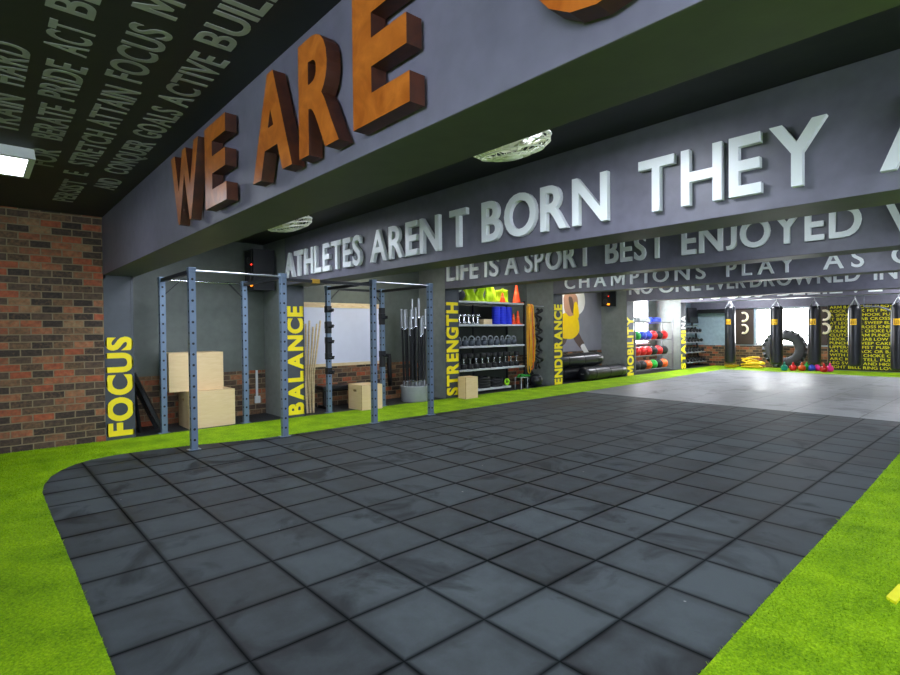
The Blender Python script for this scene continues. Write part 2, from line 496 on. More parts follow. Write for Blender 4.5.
turf_root = turf_sheet()

def inside(poly, P):
    x, y = P[:, 0], P[:, 1]; c = np.zeros(len(P), bool); n = len(poly)
    for i in range(n):
        (x0, y0), (x1, y1) = poly[i], poly[(i+1) % n]
        k = ((y0 > y) != (y1 > y)) & (x < (x1-x0)*(y-y0)/(y1-y0+1e-12)+x0)
        c ^= k
    return c
def blades(name, poly, box, dens, h, w, parent):
    """short pile standing in the turf, one mesh"""
    x0, y0, x1, y1 = box; n = int((x1-x0)*(y1-y0)*dens)
    P = np.stack([rng.uniform(x0, x1, n), rng.uniform(y0, y1, n)], 1)
    P = P[inside(poly, P)]; n = len(P)
    ang = rng.uniform(0, 2*PI, n); hh = h*rng.uniform(.6, 1.15, n)
    dx, dy = np.cos(ang)*w/2, np.sin(ang)*w/2
    lean = rng.normal(0, .5, (n, 2))*h
    V = np.zeros((n, 3, 3), np.float32)
    V[:, 0] = np.stack([P[:, 0]-dx, P[:, 1]-dy, np.full(n, .002)], 1)
    V[:, 1] = np.stack([P[:, 0]+dx, P[:, 1]+dy, np.full(n, .002)], 1)
    V[:, 2] = np.stack([P[:, 0]+lean[:, 0], P[:, 1]+lean[:, 1], hh], 1)
    me = bpy.data.meshes.new(name)
    me.vertices.add(n*3); me.vertices.foreach_set('co', V.ravel())
    me.loops.add(n*3); me.loops.foreach_set('vertex_index', np.arange(n*3, dtype=np.int32))
    me.polygons.add(n); me.polygons.foreach_set('loop_start', np.arange(0, n*3, 3, dtype=np.int32))
    me.materials.append(TURF); me.update(); me.validate()
    o = bpy.data.objects.new(name, me); COL.objects.link(o); o.parent = parent
    o['kind'] = 'stuff'
    return o
rt = [(-2.6, YB), (XR, YB), (XR, 10.75), (-1.16, 10.75)]+right[1:]+[(-2.6, .44)]
blades('turf_pile', rt, (-1.15, .8, .6, 4.2), 11000, .016, .005, turf_root)
blades('turf_pile', rt, (-1.2, 4.2, .9, 8.5), 3500, .018, .008, turf_root)
blades('turf_pile', left_strip, (-4.6, -.2, -2.4, .5), 9000, .016, .005, turf_root)
blades('turf_pile', left_strip, (-8.68, -.9, -4.6, 1.3), 3500, .018, .008, turf_root)

# ------------------------------------------------------------------ room shell
struct('wall_left', MB().box(XC-.3, YB, 0, XC, CY[0][0], ZC), BRICKY)
wb = MB(); wb.box(XB-.2, CY[0][0], .8, XB, 16.35, ZC); wb.box(XB-.2, 18.35, .8, XB, 19.1, ZC)
wb.box(XB-.2, 16.35, .8, XB, 18.35, .95); wb.box(XB-.2, 16.35, 2.62, XB, 18.35, ZC)
struct('wall_alcove', wb, WALLP)
struct('wall_last_alcove', MB().box(XB-.2, 19.1, .8, XB, YF, ZC), BLUEP)
struct('wall_brick_base', MB().box(XB-.2, CY[0][0], 0, XB+.012, YF, .8), BRICKY)
# unseen glazing added behind the camera and on the right to light the beams
RWX, RWZ = (-1.0, 2.9), (1.2, 2.9)
SWY, SWZ = ((-.6, 3.6), (5.0, 12.0)), (1.75, 2.9)
rw = MB(); rw.box(XB, YB-.2, 0, RWX[0], YB, ZC); rw.box(RWX[1], YB-.2, 0, XR, YB, ZC)
rw.box(RWX[0], YB-.2, 0, RWX[1], YB, RWZ[0]); rw.box(RWX[0], YB-.2, RWZ[1], RWX[1], YB, ZC)
struct('wall_rear', rw, COLP)
rw = MB(); rw.box(XR, YB, 0, XR+.2, YF, SWZ[0]); rw.box(XR, YB, SWZ[1], XR+.2, YF, ZC)
ys = [YB]+[v for w in SWY for v in w]+[YF]
for a, b in zip(ys[::2], ys[1::2]): rw.box(XR, a, SWZ[0], XR+.2, b, SWZ[1])
struct('wall_right', rw, COLP)
# far wall with its window opening
WX0, WX1, WZ0, WZ1 = -7.22, -5.42, .84, 2.2
fw = MB()
fw.box(XB, YF, .8, WX0, YF+.2, ZC); fw.box(WX1, YF, .0, XR, YF+.2, ZC)
fw.box(WX0, YF, .8, WX1, YF+.2, WZ0); fw.box(WX0, YF, WZ1, WX1, YF+.2, ZC)
struct('wall_far', fw, BLUEP)
struct('wall_far_brick_base', MB().box(XB, YF-.02, 0, -4.95, YF+.2, .8), BRICKX)
struct('trim_far_lintel', MB().box(XB, YF-.12, 2.22, XR, YF, 2.5), BEAM)
ceil = struct('ceiling', MB().box(XB-.2, YB, ZC, XR, YF+.2, ZC+.15), CEIL)
# ceiling slogans: rows run along x, their tops towards -y
def ceil_fn(a, b, d): return (a, b, ZC-.001-d)
def crow(word, a0, a1, yb, h=.20): return (word, a0, a1, yb, yb-h)
flat_text('lettering', [
    crow('GOALS', -4.90, -4.18, 1.17), crow('CONQUER', -6.20, -5.02, 1.18), crow('ACTIVE', -4.08, -3.22, 1.16), crow('BUILD', -3.10, -2.30, 1.12),
    crow('AND', -6.95, -6.45, 1.20),
    crow('STRETCH', -6.10, -4.98, .885), crow('ATTAIN', -4.86, -4.02, .86), crow('FOCUS', -3.88, -3.12, .83), crow('MOVE', -2.98, -2.30, .80),
    crow('E', -6.50, -6.38, .89), crow('PERSIST', -7.9, -6.75, .93),
    crow('BERATE', -5.45, -4.62, .575), crow('PRIDE', -4.48, -3.86, .545), crow('ACT', -3.72, -3.36, .515), crow('BE', -3.25, -2.95, .485),
    crow('FOR', -6.35, -5.75, .60), crow('TRAIN', -5.45, -4.62, .29), crow('HARD', -4.42, -3.8, .27)],
    ceil_fn, CEILTXT, ceil, .002)

# ------------------------------------------------------------------ columns and beams
def col_fn(a, b, d): return (XC+.002+d, b, a)     # a runs up, b runs along y
WZ = [(.05, 1.45), (.05, 1.94), (.06, 2.11), (.0, 2.16), (.0, 1.86), (.02, 1.40)]
for i, (y0, y1) in enumerate(CY):
    top = ZC
    mb = MB(); mb.box(XB-.05, y0, 0, XC, y1, top)
    c = struct('column', mb, [PIER_LIT, COLP])
    for p in c.data.polygons:
        if p.normal.x > .5: p.material_index = 1
    tr = MB()
    for yy in (y0, y1-.03): tr.box(XC, yy, 0, XC+.006, yy+.03, BZ[i])
    tr.box(XC, y0, BZ[i]-.05, XC+.006, y1, BZ[i])
    tr.build('edge_trim', COLP, c)
    a0, a1 = WZ[i]; a0 = max(a0, .012)
    flat_text('lettering', [(WORDS[i], a0, a1, y1-.012, y0+.012)], col_fn, YELLOW, c, .004, off=.045, gap=.1)
    if i == 5:
        flat_text('lettering', [('NA', 1.46, 1.95, y1-.012, y0+.012)], col_fn, WHITEV, c, .004, off=.045, gap=.1)
for i, (y0, y1) in enumerate(CY):
    w = .40 if i == 0 else .45
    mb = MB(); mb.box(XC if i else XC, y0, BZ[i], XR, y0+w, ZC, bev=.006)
    bo = struct('beam', mb, [BEAM, SOFFIT_SHADE])
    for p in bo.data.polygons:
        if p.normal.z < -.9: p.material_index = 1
    # the stub of the beam that runs back over its column
    struct('beam_stub', MB().box(XB, y1, BZ[i], XC-.001, y0+w, ZC) if y0+w > y1+.01 else MB().box(XB, y0+.01, BZ[i], XC-.4, y1-.01, ZC), BEAM)

# ------------------------------------------------------------------ raised letters on the beams
def letter(ch, x0, x1, z0, z1, y, depth, mats, label, group, off=.018, side=False):
    vs, fs, w = glyph(ch, off)
    xm, zm = (x0+x1)/2, z0
    P = [((v[0]/w-.5)*(x1-x0), -(v[2]+.5)*depth, v[1]*(z1-z0)) for v in vs]
    mb = MB(); mb.add(P, fs)
    o = mb.build('raised_letter', mats)
    o.location = (xm, y, zm)
    if side:
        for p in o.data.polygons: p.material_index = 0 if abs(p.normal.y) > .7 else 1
    return tag(o, label, 'letter', group)
def word(s, x0, x1, z0, z1, y, depth, where, gap=.14, off=.018, group=None):
    lay, W = layout(s, gap, off=off); cnt = {}
    for k, (ch, a, b) in enumerate(lay):
        cnt[ch] = cnt.get(ch, 0)+1
        rep = s.count(ch) > 1
        if len(s) == 1: lab = f'white raised letter {ch} standing alone {where}'
        else: lab = f'white raised letter {ch}, {ORD[k]} letter of {s} {where}'
        letter(ch, x0+a/W*(x1-x0), x0+b/W*(x1-x0), z0, z1, y, depth, WHITEL, lab, group, off)
g1 = 'orange letters on the nearest beam'; KX = 1.037
for ch, x0, x1, lab in (('W', -4.70, -4.01, 'orange wooden letter W, first letter of WE on the nearest beam'), ('E', -3.87, -3.46, 'orange wooden letter E, last letter of WE on the nearest beam'),
                        ('A', -3.03, -2.53, 'orange wooden letter A, first letter of ARE on the nearest beam'), ('R', -2.45, -2.07, 'orange wooden letter R between A and E of ARE on the nearest beam'),
                        ('E', -1.95, -1.56, 'orange wooden letter E, last letter of ARE on the nearest beam'), ('O', -1.02, -.52, 'round orange letter cut by the top edge on the nearest beam')):
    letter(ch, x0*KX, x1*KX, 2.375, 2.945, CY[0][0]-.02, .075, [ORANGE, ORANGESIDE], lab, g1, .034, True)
    y = CY[0][0]
y = CY[1][0]-.008; w2 = 'on the second beam'; g2 = 'white letters on the second beam'
for s, a, b in (('ATHLETES', -8.60, -6.22), ('AREN', -5.99, -4.58), ('T', -4.40, -4.13), ('BORN', -3.90, -2.43), ('THEY', -2.15, -.90)):
    word(s, a, b, 2.405, 2.815, y, .05, w2, group=g2)
letter('A', -.64, -.26, 2.40, 2.81, y, .05, WHITEL, 'white raised letter A cut by the right edge on the second beam', g2)
y = CY[2][0]-.008; w3 = 'on the third beam'; g3 = 'white letters on the third beam'
for s, a, b in (('LIFE', -8.58, -7.62), ('IS', -7.44, -7.06), ('A', -6.90, -6.56), ('SPORT', -6.40, -4.98), ('BEST', -4.72, -3.72), ('ENJOYED', -3.48, -1.40)):
    word(s, a, b, 2.545, 2.93, y, .045, w3, group=g3)
word('WITH', -1.20, .20, 2.53, 2.91, y, .045, w3, group=g3)
y = CY[3][0]-.008; w4 = 'on the fourth beam'; g4 = 'white letters on the fourth beam'
for s, a, b, gp in (('CHAMPIONS', -8.30, -4.74, .42), ('PLAY', -4.32, -3.10, .36), ('AS', -2.66, -2.07, .36), ('CHAMPIONS', -1.70, 1.8, .42)):
    word(s, a, b, 2.53, 2.84, y, .04, w4 if a != -1.70 else 'right of AS on the fourth beam', gap=gp, off=.01, group=g4)
y = CY[4][0]-.008; w5 = 'on the fifth beam'; g5 = 'white letters on the fifth beam'
for s, a, b in (('NO', -8.58, -7.82), ('ONE', -7.62, -6.40), ('EVER', -6.24, -5.24), ('DROWNED', -5.13, -2.81), ('IN', -2.56, -2.15)):
    word(s, a, b, 2.54, 2.90, y, .04, w5, group=g5)
y = CY[5][0]-.008; w6 = 'on the sixth, farthest beam'; g6 = 'white letters on the farthest beam'
for s, a, b in (('FOCUS', -8.0, -6.0), ('BELIEVE', -5.6, -3.0)):
    word(s, a, b, 2.47, 2.83, y, .04, w6, group=g6)

# ------------------------------------------------------------------ ceiling lights
def light_panel(name, label, x, y, z, sx, sy, mt, group):
    t = thing(name, label, 'ceiling light', (x, y, z), 0, group)
    mb = MB()
    a, b = sx/2, sy/2
    # tray: four sloping sides round the diffuser, flat back
    o_ = [(-a-.04, -b-.04, .09), (a+.04, -b-.04, .09), (a+.04, b+.04, .09), (-a-.04, b+.04, .09)]
    i_ = [(-a-.05, -b-.05, 0), (a+.05, -b-.05, 0), (a+.05, b+.05, 0), (-a-.05, b+.05, 0)]
    d_ = [(-a, -b, 0), (a, -b, 0), (a, b, 0), (-a, b, 0)]
    vs = o_+i_+d_
    mb.add(vs, [(0, 1, 2, 3)]+[(i, (i+1) % 4, 4+(i+1) % 4, 4+i) for i in range(4)]+[(4+i, 4+(i+1) % 4, 8+(i+1) % 4, 8+i) for i in range(4)])
    mb.build('frame', PVC, t)
    MB().box(-a, -b, .002, a, b, .006).build('diffuser', mt, t)
    return t
gl = 'ceiling light panels'
light_panel('ceiling_light', 'glowing white ceiling light panel above the brick wall beside the ceiling slogans', -6.22, -.22, ZC-.09, .66, 1.2, PANELMAT, gl)
for x in (1.0,):  # unseen panel added to light the front bay
    light_panel('ceiling_light', f'unseen added white ceiling light panel {"above" if x < 0 else "right of"} the open floor in the front bay', x, -.8 if x < 0 else -.5, ZC-.09, .66, 1.2, PANELMAT, gl)
for k, y in enumerate((2.55, 5.9, 9.9, 13.7, 17.4, 20.2)):  # unseen panels added to light the bays behind the beams
    for j, x in enumerate((-7.3, -2.2)):
        light_panel('ceiling_light', f'unseen added white light panel in the {ORD[k+1]} ceiling bay, {"nearer the columns" if j == 0 else "over the open floor"}', x, y, ZC-.09, .5, 1.0, (BAYMAT, MIDMAT, MIDMAT, MIDMAT, FARMAT, FARMAT)[k], gl)
for y, wd in ((5.9, 'BALANCE'), (9.7, 'STRENGTH'), (13.2, 'ENDURANCE')):  # unseen panels added to brighten alcoves; only ENDURANCE is inferred from a glow
    light_panel('ceiling_light', f'unseen white light panel on the ceiling inside the {wd} alcove', -8.95, y, ZC-.09, .3, .8, ALCMAT, gl)

# ------------------------------------------------------------------ fans behind the nearest beam
def fan(label, x, y, z):
    t = thing('cage_fan', label, 'fan', (x, y, z), 0, 'caged fans behind the nearest beam')
    R = .195; tilt = Matrix.Rotation(math.radians(12), 3, 'X')
    cage = MB()
    for rr, zz in ((R, 0), (R*.98, -.03), (R*.8, -.055), (R*.5, -.07), (.07, -.075)):
        cage.torus(tilt @ Vector((0, 0, zz)), rr, .004 if rr < R else .009, 36, 6, 0, tilt)
    for i in range(28):
        a = 2*PI*i/28
        prof = [(R, 0), (R*.98, -.03), (R*.8, -.055), (R*.5, -.07), (.05, -.075)]
        cage.tube([tilt @ Vector((r*math.cos(a), r*math.sin(a), z_)) for r, z_ in prof], .0025, 5)
        cage.tube([tilt @ Vector((r*math.cos(a), r*math.sin(a), z_)) for r, z_ in ((R, 0), (R*.85, .04), (.06, .06))], .0025, 5)
    cage.build('cage', FANW, t)
    MB().lathe([(0, -.085), (.05, -.083), (.055, -.07), (.05, -.06)], m=0, mtx=tilt).build('hub_cap', FANW, t)
    bl = MB()
    for i in range(3):
        rz = Matrix.Rotation(2*PI*i/3, 3, 'Z') @ Matrix.Rotation(.4, 3, 'X')
        pts = [(.03, -.025), (.10, -.06), (.17, -.06), (.185, 0), (.16, .05), (.09, .05), (.03, .025)]
        bl.prism(pts, lambda a, b, d: tilt @ (rz @ Vector((a, b, d))) + tilt @ Vector((0, 0, -.02)), -.002, .002)
    bl.build('blades', mat('cream_plastic', '#c9cca0', .4), t)
    MB().lathe([(0, .17), (.06, .16), (.075, .1), (.07, .05), (.05, -.04), (0, -.04)], mtx=tilt).build('motor', FANW, t)
    a = MB(); a.tube([(0, 0, .14), (0, -.1, .24), (0, CY[0][0]+.40-y, .24)], .018, 10); a.box(-.05, CY[0][0]+.40-y, .17, .05, CY[0][0]+.42-y, .31)
    a.build('bracket', FANW, t)
fan('cream caged fan behind the nearest beam, above the letters BORN', -1.76, 1.99, 2.425)
fan('cream caged fan behind the nearest beam, above the letters ATHLETES', -4.25, 1.99, 2.425)

# ------------------------------------------------------------------ windows and far wall boards
def window(name, x0, x1, z0, z1, fn, bars, pane=None):
    """frame, mullions and a daylit pane; fn(a, d, z) maps wall coordinates (a along the wall, d out of it) to the room"""
    def bx(mb, a0, a1, d0, d1, c0, c1):
        p, q = fn(a0, d0, c0), fn(a1, d1, c1)
        mb.box(min(p[0], q[0]), min(p[1], q[1]), c0, max(p[0], q[0]), max(p[1], q[1]), c1)
    fr = MB()
    for (a0, a1, c0, c1) in ((x0, x1, z0, z0+.05), (x0, x1, z1-.05, z1), (x0, x0+.05, z0, z1), (x1-.05, x1, z0, z1)):
        bx(fr, a0, a1, -.10, -.02, c0, c1)
    for b in bars: bx(fr, b-.025, b+.025, -.10, -.02, z0, z1)
    o = struct(name, fr, PVC)
    pn = MB(); bx(pn, x0, x1, -.075, -.065, z0, z1); pn.build('pane', pane or PANE, o)
    sl = MB(); bx(sl, x0-.03, x1+.03, -.10, .03, z0-.03, z0); sl.build('sill', PVC, o)
    return o
window('window_1', 16.35, 18.35, .95, 2.62, lambda a, d, z: (XB+d, a, z), (17.35,))
window('window_2', WX0, WX1, WZ0, WZ1, lambda a, d, z: (a, YF-d, z), (-6.35,))
window('window_3', RWX[0], RWX[1], RWZ[0], RWZ[1], lambda a, d, z: (a, YB+d, z), [RWX[0]+1.3*i for i in range(1, 3)], PANE_REAR)  # unseen rear glazing, added to light the beams
for i, (a0, a1) in enumerate(SWY):
    window(f'window_{i+4}', a0, a1, SWZ[0], SWZ[1], lambda a, d, z: (XR-d, a, z), [a0+(a1-a0)/4*j for j in range(1, 4)], PANE_SIDE)  # unseen right-hand glazing, added to light the columns

BROWNB = mat('dark_brown_board', '#3b2f27', .5, 0, .15, 3)
def ring_board(label, x0, x1, ring_x, open_right):
    t = thing('wall_board', label, 'wall board', ((x0+x1)/2, YF-.03, .85), 0, 'brown boards beside the far window')
    MB().box(x0-(x0+x1)/2, 0, 0, x1-(x0+x1)/2, .03, 1.35).build('panel', BROWNB, t)
    for z in (1.04, .58):
        mb = MB(); cx = ring_x-(x0+x1)/2
        pts = []
        for i in range(25):
            a = PI*(1.15-1.3*i/24) if not open_right else PI*(.85-1.7*i/24)
            pts.append((cx-.02+.13*math.cos(a) if False else cx+.14*math.sin(PI*i/24*1.25-.4), -.02, z+.16*math.cos(PI*i/24*1.25-.4)))
        mb.tube(pts, .042, 8)
        mb.build('ring_mark', mat('cream_mark', '#efe3c4', .5), t)
ring_board('dark brown board with two cream rings, left of the far window', -7.95, -7.28, -7.62, False)
ring_board('narrow dark brown board with two cream rings, right of the far window', -5.38, -4.95, -5.03, True)

# yellow lettered wall panel behind the right-hand punch bags
t = thing('lettered_wall_panel', 'black wall panel filled with rows of yellow fight words behind the bags', 'wall panel', (-4.94, YF-.02, .02))
MB().box(0, 0, 0, 4.9, .018, 2.2).build('board', mat('black_panel', '#23240f', .6), t)
fight = ['ARM BAR ROCK ELBOW PUNCH AND FURY KICK', 'ROCK BACK FIST MMA BELT TO WIN UPPERCUT', 'A SPINNING HOOK PUNCH FURY LEG LOCK WITH', 'IT BEGINS JAB CROSS UNFOUND UNITE FIGHT',
         'AT LEGLOCK SWEEP ELBOW LEG LOCK WITH KNEE', 'T ELBOW CROSS KNEE NEVER BACK DOWN JAB', 'ROUND KICK CHOKE UPPERCUT AR HOOK AND JAB', 'CLUTCH SLAM PUNCH WE LOCK AND HOLD TIGHT',
         'HOOK AND JAB LOW T GUILLOTINE CHOKE HOLD', 'PUNCHES SWEEP CAKE ROCK ELBOW UPPERCUT', 'UPPERCUT FIST PUSH UP TAP OUT CROSS HOOK', 'AX KICK BACK OR BACK KICK KNEE AND FLY',
         'WITH KNEE CHOKE CHOKE JAB LOW SWEEP WIN', 'ARC KICK TELL PUNCH SPINNING BACK FIST', 'LEG SWEEP AND HIGH LEG LOCK KNEE ROUND', 'FIGHT BELL RING LOW KICK AND WIN ELBOW']
rows = [((s+' '+fight[(i+5) % 16][:fight[(i+5) % 16].rfind(' ', 0, 14)]), .05, 4.85, 2.2-.135*(i+1)+.02, 2.2-.135*(i+1)+.112) for i, s in enumerate(fight)]
flat_text('lettering', rows, lambda a, b, d: (a, -.001-d, b), mat('panel_yellow', '#d9d200', .6, var=.05), t, .003, off=.008, gap=.12)

# ------------------------------------------------------------------ punch bags on the ceiling near the far wall
def punch_bag(label, x, y, r, z0, z1, mark=True):
    t = thing('punch_bag', label, 'punch bag', (x, y, z0), 0, 'hanging punch bags')
    h = z1-z0
    b = MB(); b.lathe([(0, 0), (r*.8, .0), (r*.97, .03), (r, .08), (r*1.01, h*.5), (r, h-.14), (r*.93, h-.04), (r*.8, h), (0, h)], n=28)
    b.build('bag_body', LEATHER, t)
    for zz in (h*.34, h*.68): MB().torus((0, 0, zz), r*1.004, .006, 28, 6).build('seam', RUBB, t)
    if mark:
        L = MB(); c0 = math.radians(-92); w = .95
        def arc(a, z, d): return ((r*1.012+d)*math.cos(c0+a), (r*1.012+d)*math.sin(c0+a), z)
        n = 8; vs = []; fs = []
        for i in range(n+1):
            a = -w/2+w*i/n; vs += [arc(a, h*.78, 0), arc(a, h*.78-.19, 0), arc(a, h*.78, .004), arc(a, h*.78-.19, .004)]
        for i in range(n):
            q = i*4; fs += [(q+2, q+3, q+7, q+6), (q, q+2, q+6, q+4), (q+1, q+5, q+7, q+3)]
        L.add(vs, fs); lb = L.build('label_patch', mat('label_yellow', '#e8b400', .5, var=.03), t)
        k = MB()
        for a0 in (-.26, .0, .26):
            for i in range(3):
                k.add([arc(a0-.07, h*.78-.06-.035*i, .006), arc(a0+.07, h*.78-.06-.035*i, .006), arc(a0+.07, h*.78-.08-.035*i, .006), arc(a0-.07, h*.78-.08-.035*i, .006)], [(0, 1, 2, 3)])
        k.build('mark', BLACK, lb)
    top = (0, 0, h+.22)
    for i in range(4):
        a = PI/4+PI/2*i
        s = MB(); s.bar((r*.9*math.cos(a), r*.9*math.sin(a), h-.12), (r*.9*math.cos(a), r*.9*math.sin(a), h), .03, .008)
        s.tube([(r*.9*math.cos(a), r*.9*math.sin(a), h-.02), (.02*math.cos(a), .02*math.sin(a), h+.2)], .012, 6)
        s.build('strap', GREYM, t)
    c = MB(); z = h+.2; i = 0
    top_z = ZC-z0-.03
    while z < top_z:
        mt = Matrix.Rotation(PI/2, 3, 'X') if i % 2 else Matrix.Rotation(PI/2, 3, 'X') @ Matrix.Rotation(PI/2, 3, 'Y')
        mt = Matrix.Rotation(PI/2*(i % 2), 3, 'Z') @ Matrix.Rotation(PI/2, 3, 'X') @ Matrix.Diagonal(Vector((.7, 1.3, 1)))
        c.torus((0, 0, z), .02, .006, 12, 6, 0, mt); z += .042; i += 1
    c.cyl((0, 0, top_z-.01), (0, 0, top_z+.03), .05, 14)
    c.build('chain', GREYM, t)
    return t
punch_bag('black punch bag hanging left of the ring board, leftmost hanging bag', -7.60, 20.5, .175, .2, 2.25)
punch_bag('black punch bag hanging before the left part of the far window', -6.10, 20.5, .19, .23, 2.2)
punch_bag('black punch bag hanging before the right edge of the far window', -5.0, 20.5, .18, .27, 2.17)
punch_bag('black punch bag with yellow label hanging before the middle of the yellow lettered panel', -3.93, 20.5, .17, .25, 2.15)
punch_bag('black punch bag with yellow label at the right edge of the photo', -2.88, 20.5, .18, .18, 2.15)
# light strap bar between the two right-hand bags
mb = MB(); mb.tube([(-3.75, 20.75, 2.12), (-3.4, 20.9, 2.10), (-3.15, 20.95, 1.98), (-2.95, 20.95, 1.8)], .025, 8)
mb.tube([(-3.75, 20.75, 2.12), (-3.75, 20.75, ZC)], .012, 8); mb.tube([(-2.95, 20.95, 1.8), (-2.95, 20.95, ZC)], .012, 8)
tag(mb.build('hanging_strap', mat('slate_strap', '#5a6068', .5)), 'grey strap drooping between the two right-hand punch bags', 'strap')

# ------------------------------------------------------------------ tractor tyre, ropes and kettlebells by the far wall
DUSTY = mat('dusty_rubber', '#3b3d3e', .7, 0, .2, 6)
t = thing('tractor_tyre', 'big black tractor tyre standing under the far window', 'tyre', (-6.12, 21.4, .715), .28)
rx = Matrix.Rotation(PI/2-.12, 3, 'X')
MB().lathe([(.32, -.10), (.40, -.14), (.55, -.15), (.62, -.11), (.62, .11), (.55, .15), (.40, .14), (.32, .10), (.31, 0), (.32, -.10)], n=40, mtx=rx).build('carcass', DUSTY, t)
tr = MB()
for i in range(22):
    a = 2*PI*i/22
    for sgn in (-1, 1):
        a2 = a+(.07 if sgn > 0 else -.07)
        m3 = rx @ Matrix.Rotation(a2, 3, 'Z') @ Matrix.Rotation(.5*sgn, 3, 'X')
        tr.obox(rx @ Vector((.64*math.cos(a2), .64*math.sin(a2), .08*sgn)), (.085, .075, .15), m3)
tr.build('tread', DUSTY, t)
def coil(c, R, n, r, zs, ph):
    pts = []
    for i in range(n*16):
        a = 2*PI*i/16+ph; rr = R*(1+.25*math.sin(a*.37+ph)+.12*math.sin(a*1.7))
        pts.append((c[0]+rr*1.5*math.cos(a), c[1]+rr*.8*math.sin(a), r+.008+zs*(i/(n*16))*(1+.3*math.sin(a*.8))))
    return pts
for k, (x, yy, R, n, zs, lb) in enumerate(((-7.1, 21.2, .2, 8, .3, 'heap of yellow battle rope under the far window, left of the tyre'), (-7.72, 20.95, .12, 3, .06, 'small loop of yellow battle rope behind the leftmost hanging bag'))):
    mb = MB(); mb.tube(coil((x, yy), R, n, .026, zs, k*1.3), .026, 7)
    tag(mb.build('battle_rope', YEL), lb, 'rope', 'yellow battle ropes')
def kettlebell(label, loc, r, body, group, handle=None, rz=0):
    t = thing('kettlebell', label, 'kettlebell', loc, rz, group)
    MB().lathe([(0, 0), (r*.62, 0), (r*.86, r*.2), (r, r*.75), (r*.9, r*1.3), (r*.55, r*1.68), (0, r*1.8)], n=18).build('bell', body, t)
    h = []
    for i in range(13):
        a = PI*i/12
        h.append((0, r*.72*math.cos(a)*(1.05 if i in (0, 12) else 1), r*1.45+r*1.05*math.sin(a)**.7 if 0 < i < 12 else r*1.2))
    MB().tube(h, r*.16, 8).build('handle', handle or body, t)
    return t
kk = [(-5.72, 20.9, RED, 'red'), (-5.95, 20.8, TEAL, 'teal'), (-5.48, 21.0, ORB, 'orange'), (-5.42, 21.3, GREEN, 'green'), (-4.82, 20.85, RED, 'red'), (-4.72, 21.15, PINK, 'pink'), (-5.22, 21.1, BLUE, 'blue'), (-5.12, 21.3, PINK, 'pink')]
kl = ['red kettlebell on the turf just right of the tractor tyre', 'teal kettlebell before the foot of the tractor tyre', 'orange kettlebell beside the red one near the tractor tyre', 'green kettlebell behind the orange one near the tractor tyre',
      'red kettlebell at the foot of the yellow lettered panel', 'pink kettlebell at the left foot of the yellow lettered panel', 'blue kettlebell behind the third hanging bag', 'pink kettlebell on the turf behind the third hanging bag']
for (x, yy, m_, nm), lb in zip(kk, kl): kettlebell(lb, (x, yy, .004), .11, m_, 'coloured kettlebells by the far wall')

# ------------------------------------------------------------------ pull-up rig in front of the first two alcoves
rig = thing('pull_up_rig', 'blue grey steel pull-up rig with drilled posts in front of FOCUS and BALANCE', 'pull-up rig', (0, 0, 0))
PW = .078
def post(x, y, h=2.315):
    """square post with round holes in all four faces, darkened by a black core"""
    mb = MB(); w = PW/2; pitch = .1365; n = 16; z0 = .06; rr = .0165
    oct_ = [(math.cos(2*PI*i/8+PI/8), math.sin(2*PI*i/8+PI/8)) for i in range(8)]
    def face(fn):
        zz = z0
        mb.add([fn(-w, .01), fn(w, .01), fn(w, zz), fn(-w, zz)], [(0, 1, 2, 3)])
        for k in range(n):
            zc = zz+pitch/2; hb = pitch/2
            sq = []
            for (c, s) in oct_:                                   # ray from the hole to the rim of the cell
                t_ = min(w/abs(c), w/abs(s)); sq.append((c*t_, zc+s*t_))
            vs = [fn(a, b) for a, b in sq]+[fn(c*rr, zc+s*rr) for c, s in oct_]
            mb.add(vs, [(i, (i+1) % 8, 8+(i+1) % 8, 8+i) for i in range(8)])
            # corners of the square round the octagon rays, and the plain strips above and below
            for sx_ in (-1, 1):
                for sz_ in (-1, 1):
                    a1 = w*math.tan(PI/8)
                    mb.add([fn(sx_*w, zc+sz_*w), fn(sx_*w, zc+sz_*a1), fn(sx_*a1, zc+sz_*w)], [(0, 1, 2)])
            mb.add([fn(-w, zc+w), fn(w, zc+w), fn(w, zc+hb), fn(-w, zc+hb)], [(0, 1, 2, 3)])
            mb.add([fn(-w, zc-hb), fn(w, zc-hb), fn(w, zc-w), fn(-w, zc-w)], [(0, 1, 2, 3)])
            zz += pitch
        mb.add([fn(-w, zz), fn(w, zz), fn(w, h), fn(-w, h)], [(0, 1, 2, 3)])
    face(lambda a, z: (w, a, z)); face(lambda a, z: (-w, a, z)); face(lambda a, z: (a, w, z)); face(lambda a, z: (a, -w, z))
    mb.box(-w, -w, h-.004, w, w, h)
    k_ = w-.004; mb.box(-k_, -k_, .012, k_, k_, h-.006, 1)  # black core stands in for the shade inside the holes
    p = mb.build('post', [STEELB, RUBB], rig, (x, y, 0))
    MB().box(-.054, -.075, 0, .054, .075, .010, bev=.003).build('foot_plate', STEELB, p)
    MB().box(-w-.006, -w-.006, h-.05, w+.006, w+.006, h+.012, bev=.004).build('top_bracket', STEELB, p)
    return p
FX, RX = -7.245, -8.755
FY = (2.08, 3.30, 4.83, 6.02)
for yy in FY: post(FX, yy); post(RX, yy+.02)
TZ = 2.285
for (a, b) in ((FY[0], FY[1]), (FY[2], FY[3])):
    MB().cyl((FX, a, TZ), (FX, b, TZ), .013, 14).build('pull_up_bar', mat('satin_steel', '#9fa3a6', .35, .9), rig)
MB().cyl((RX, FY[0], TZ), (RX, FY[1], TZ), .014, 14).build('pull_up_bar', CHROME, rig)
for yy in FY: MB().bar((FX, yy, TZ-.01), (RX, yy+.02, TZ-.01), .05, .05).build('cross_bar', BLACK, rig)
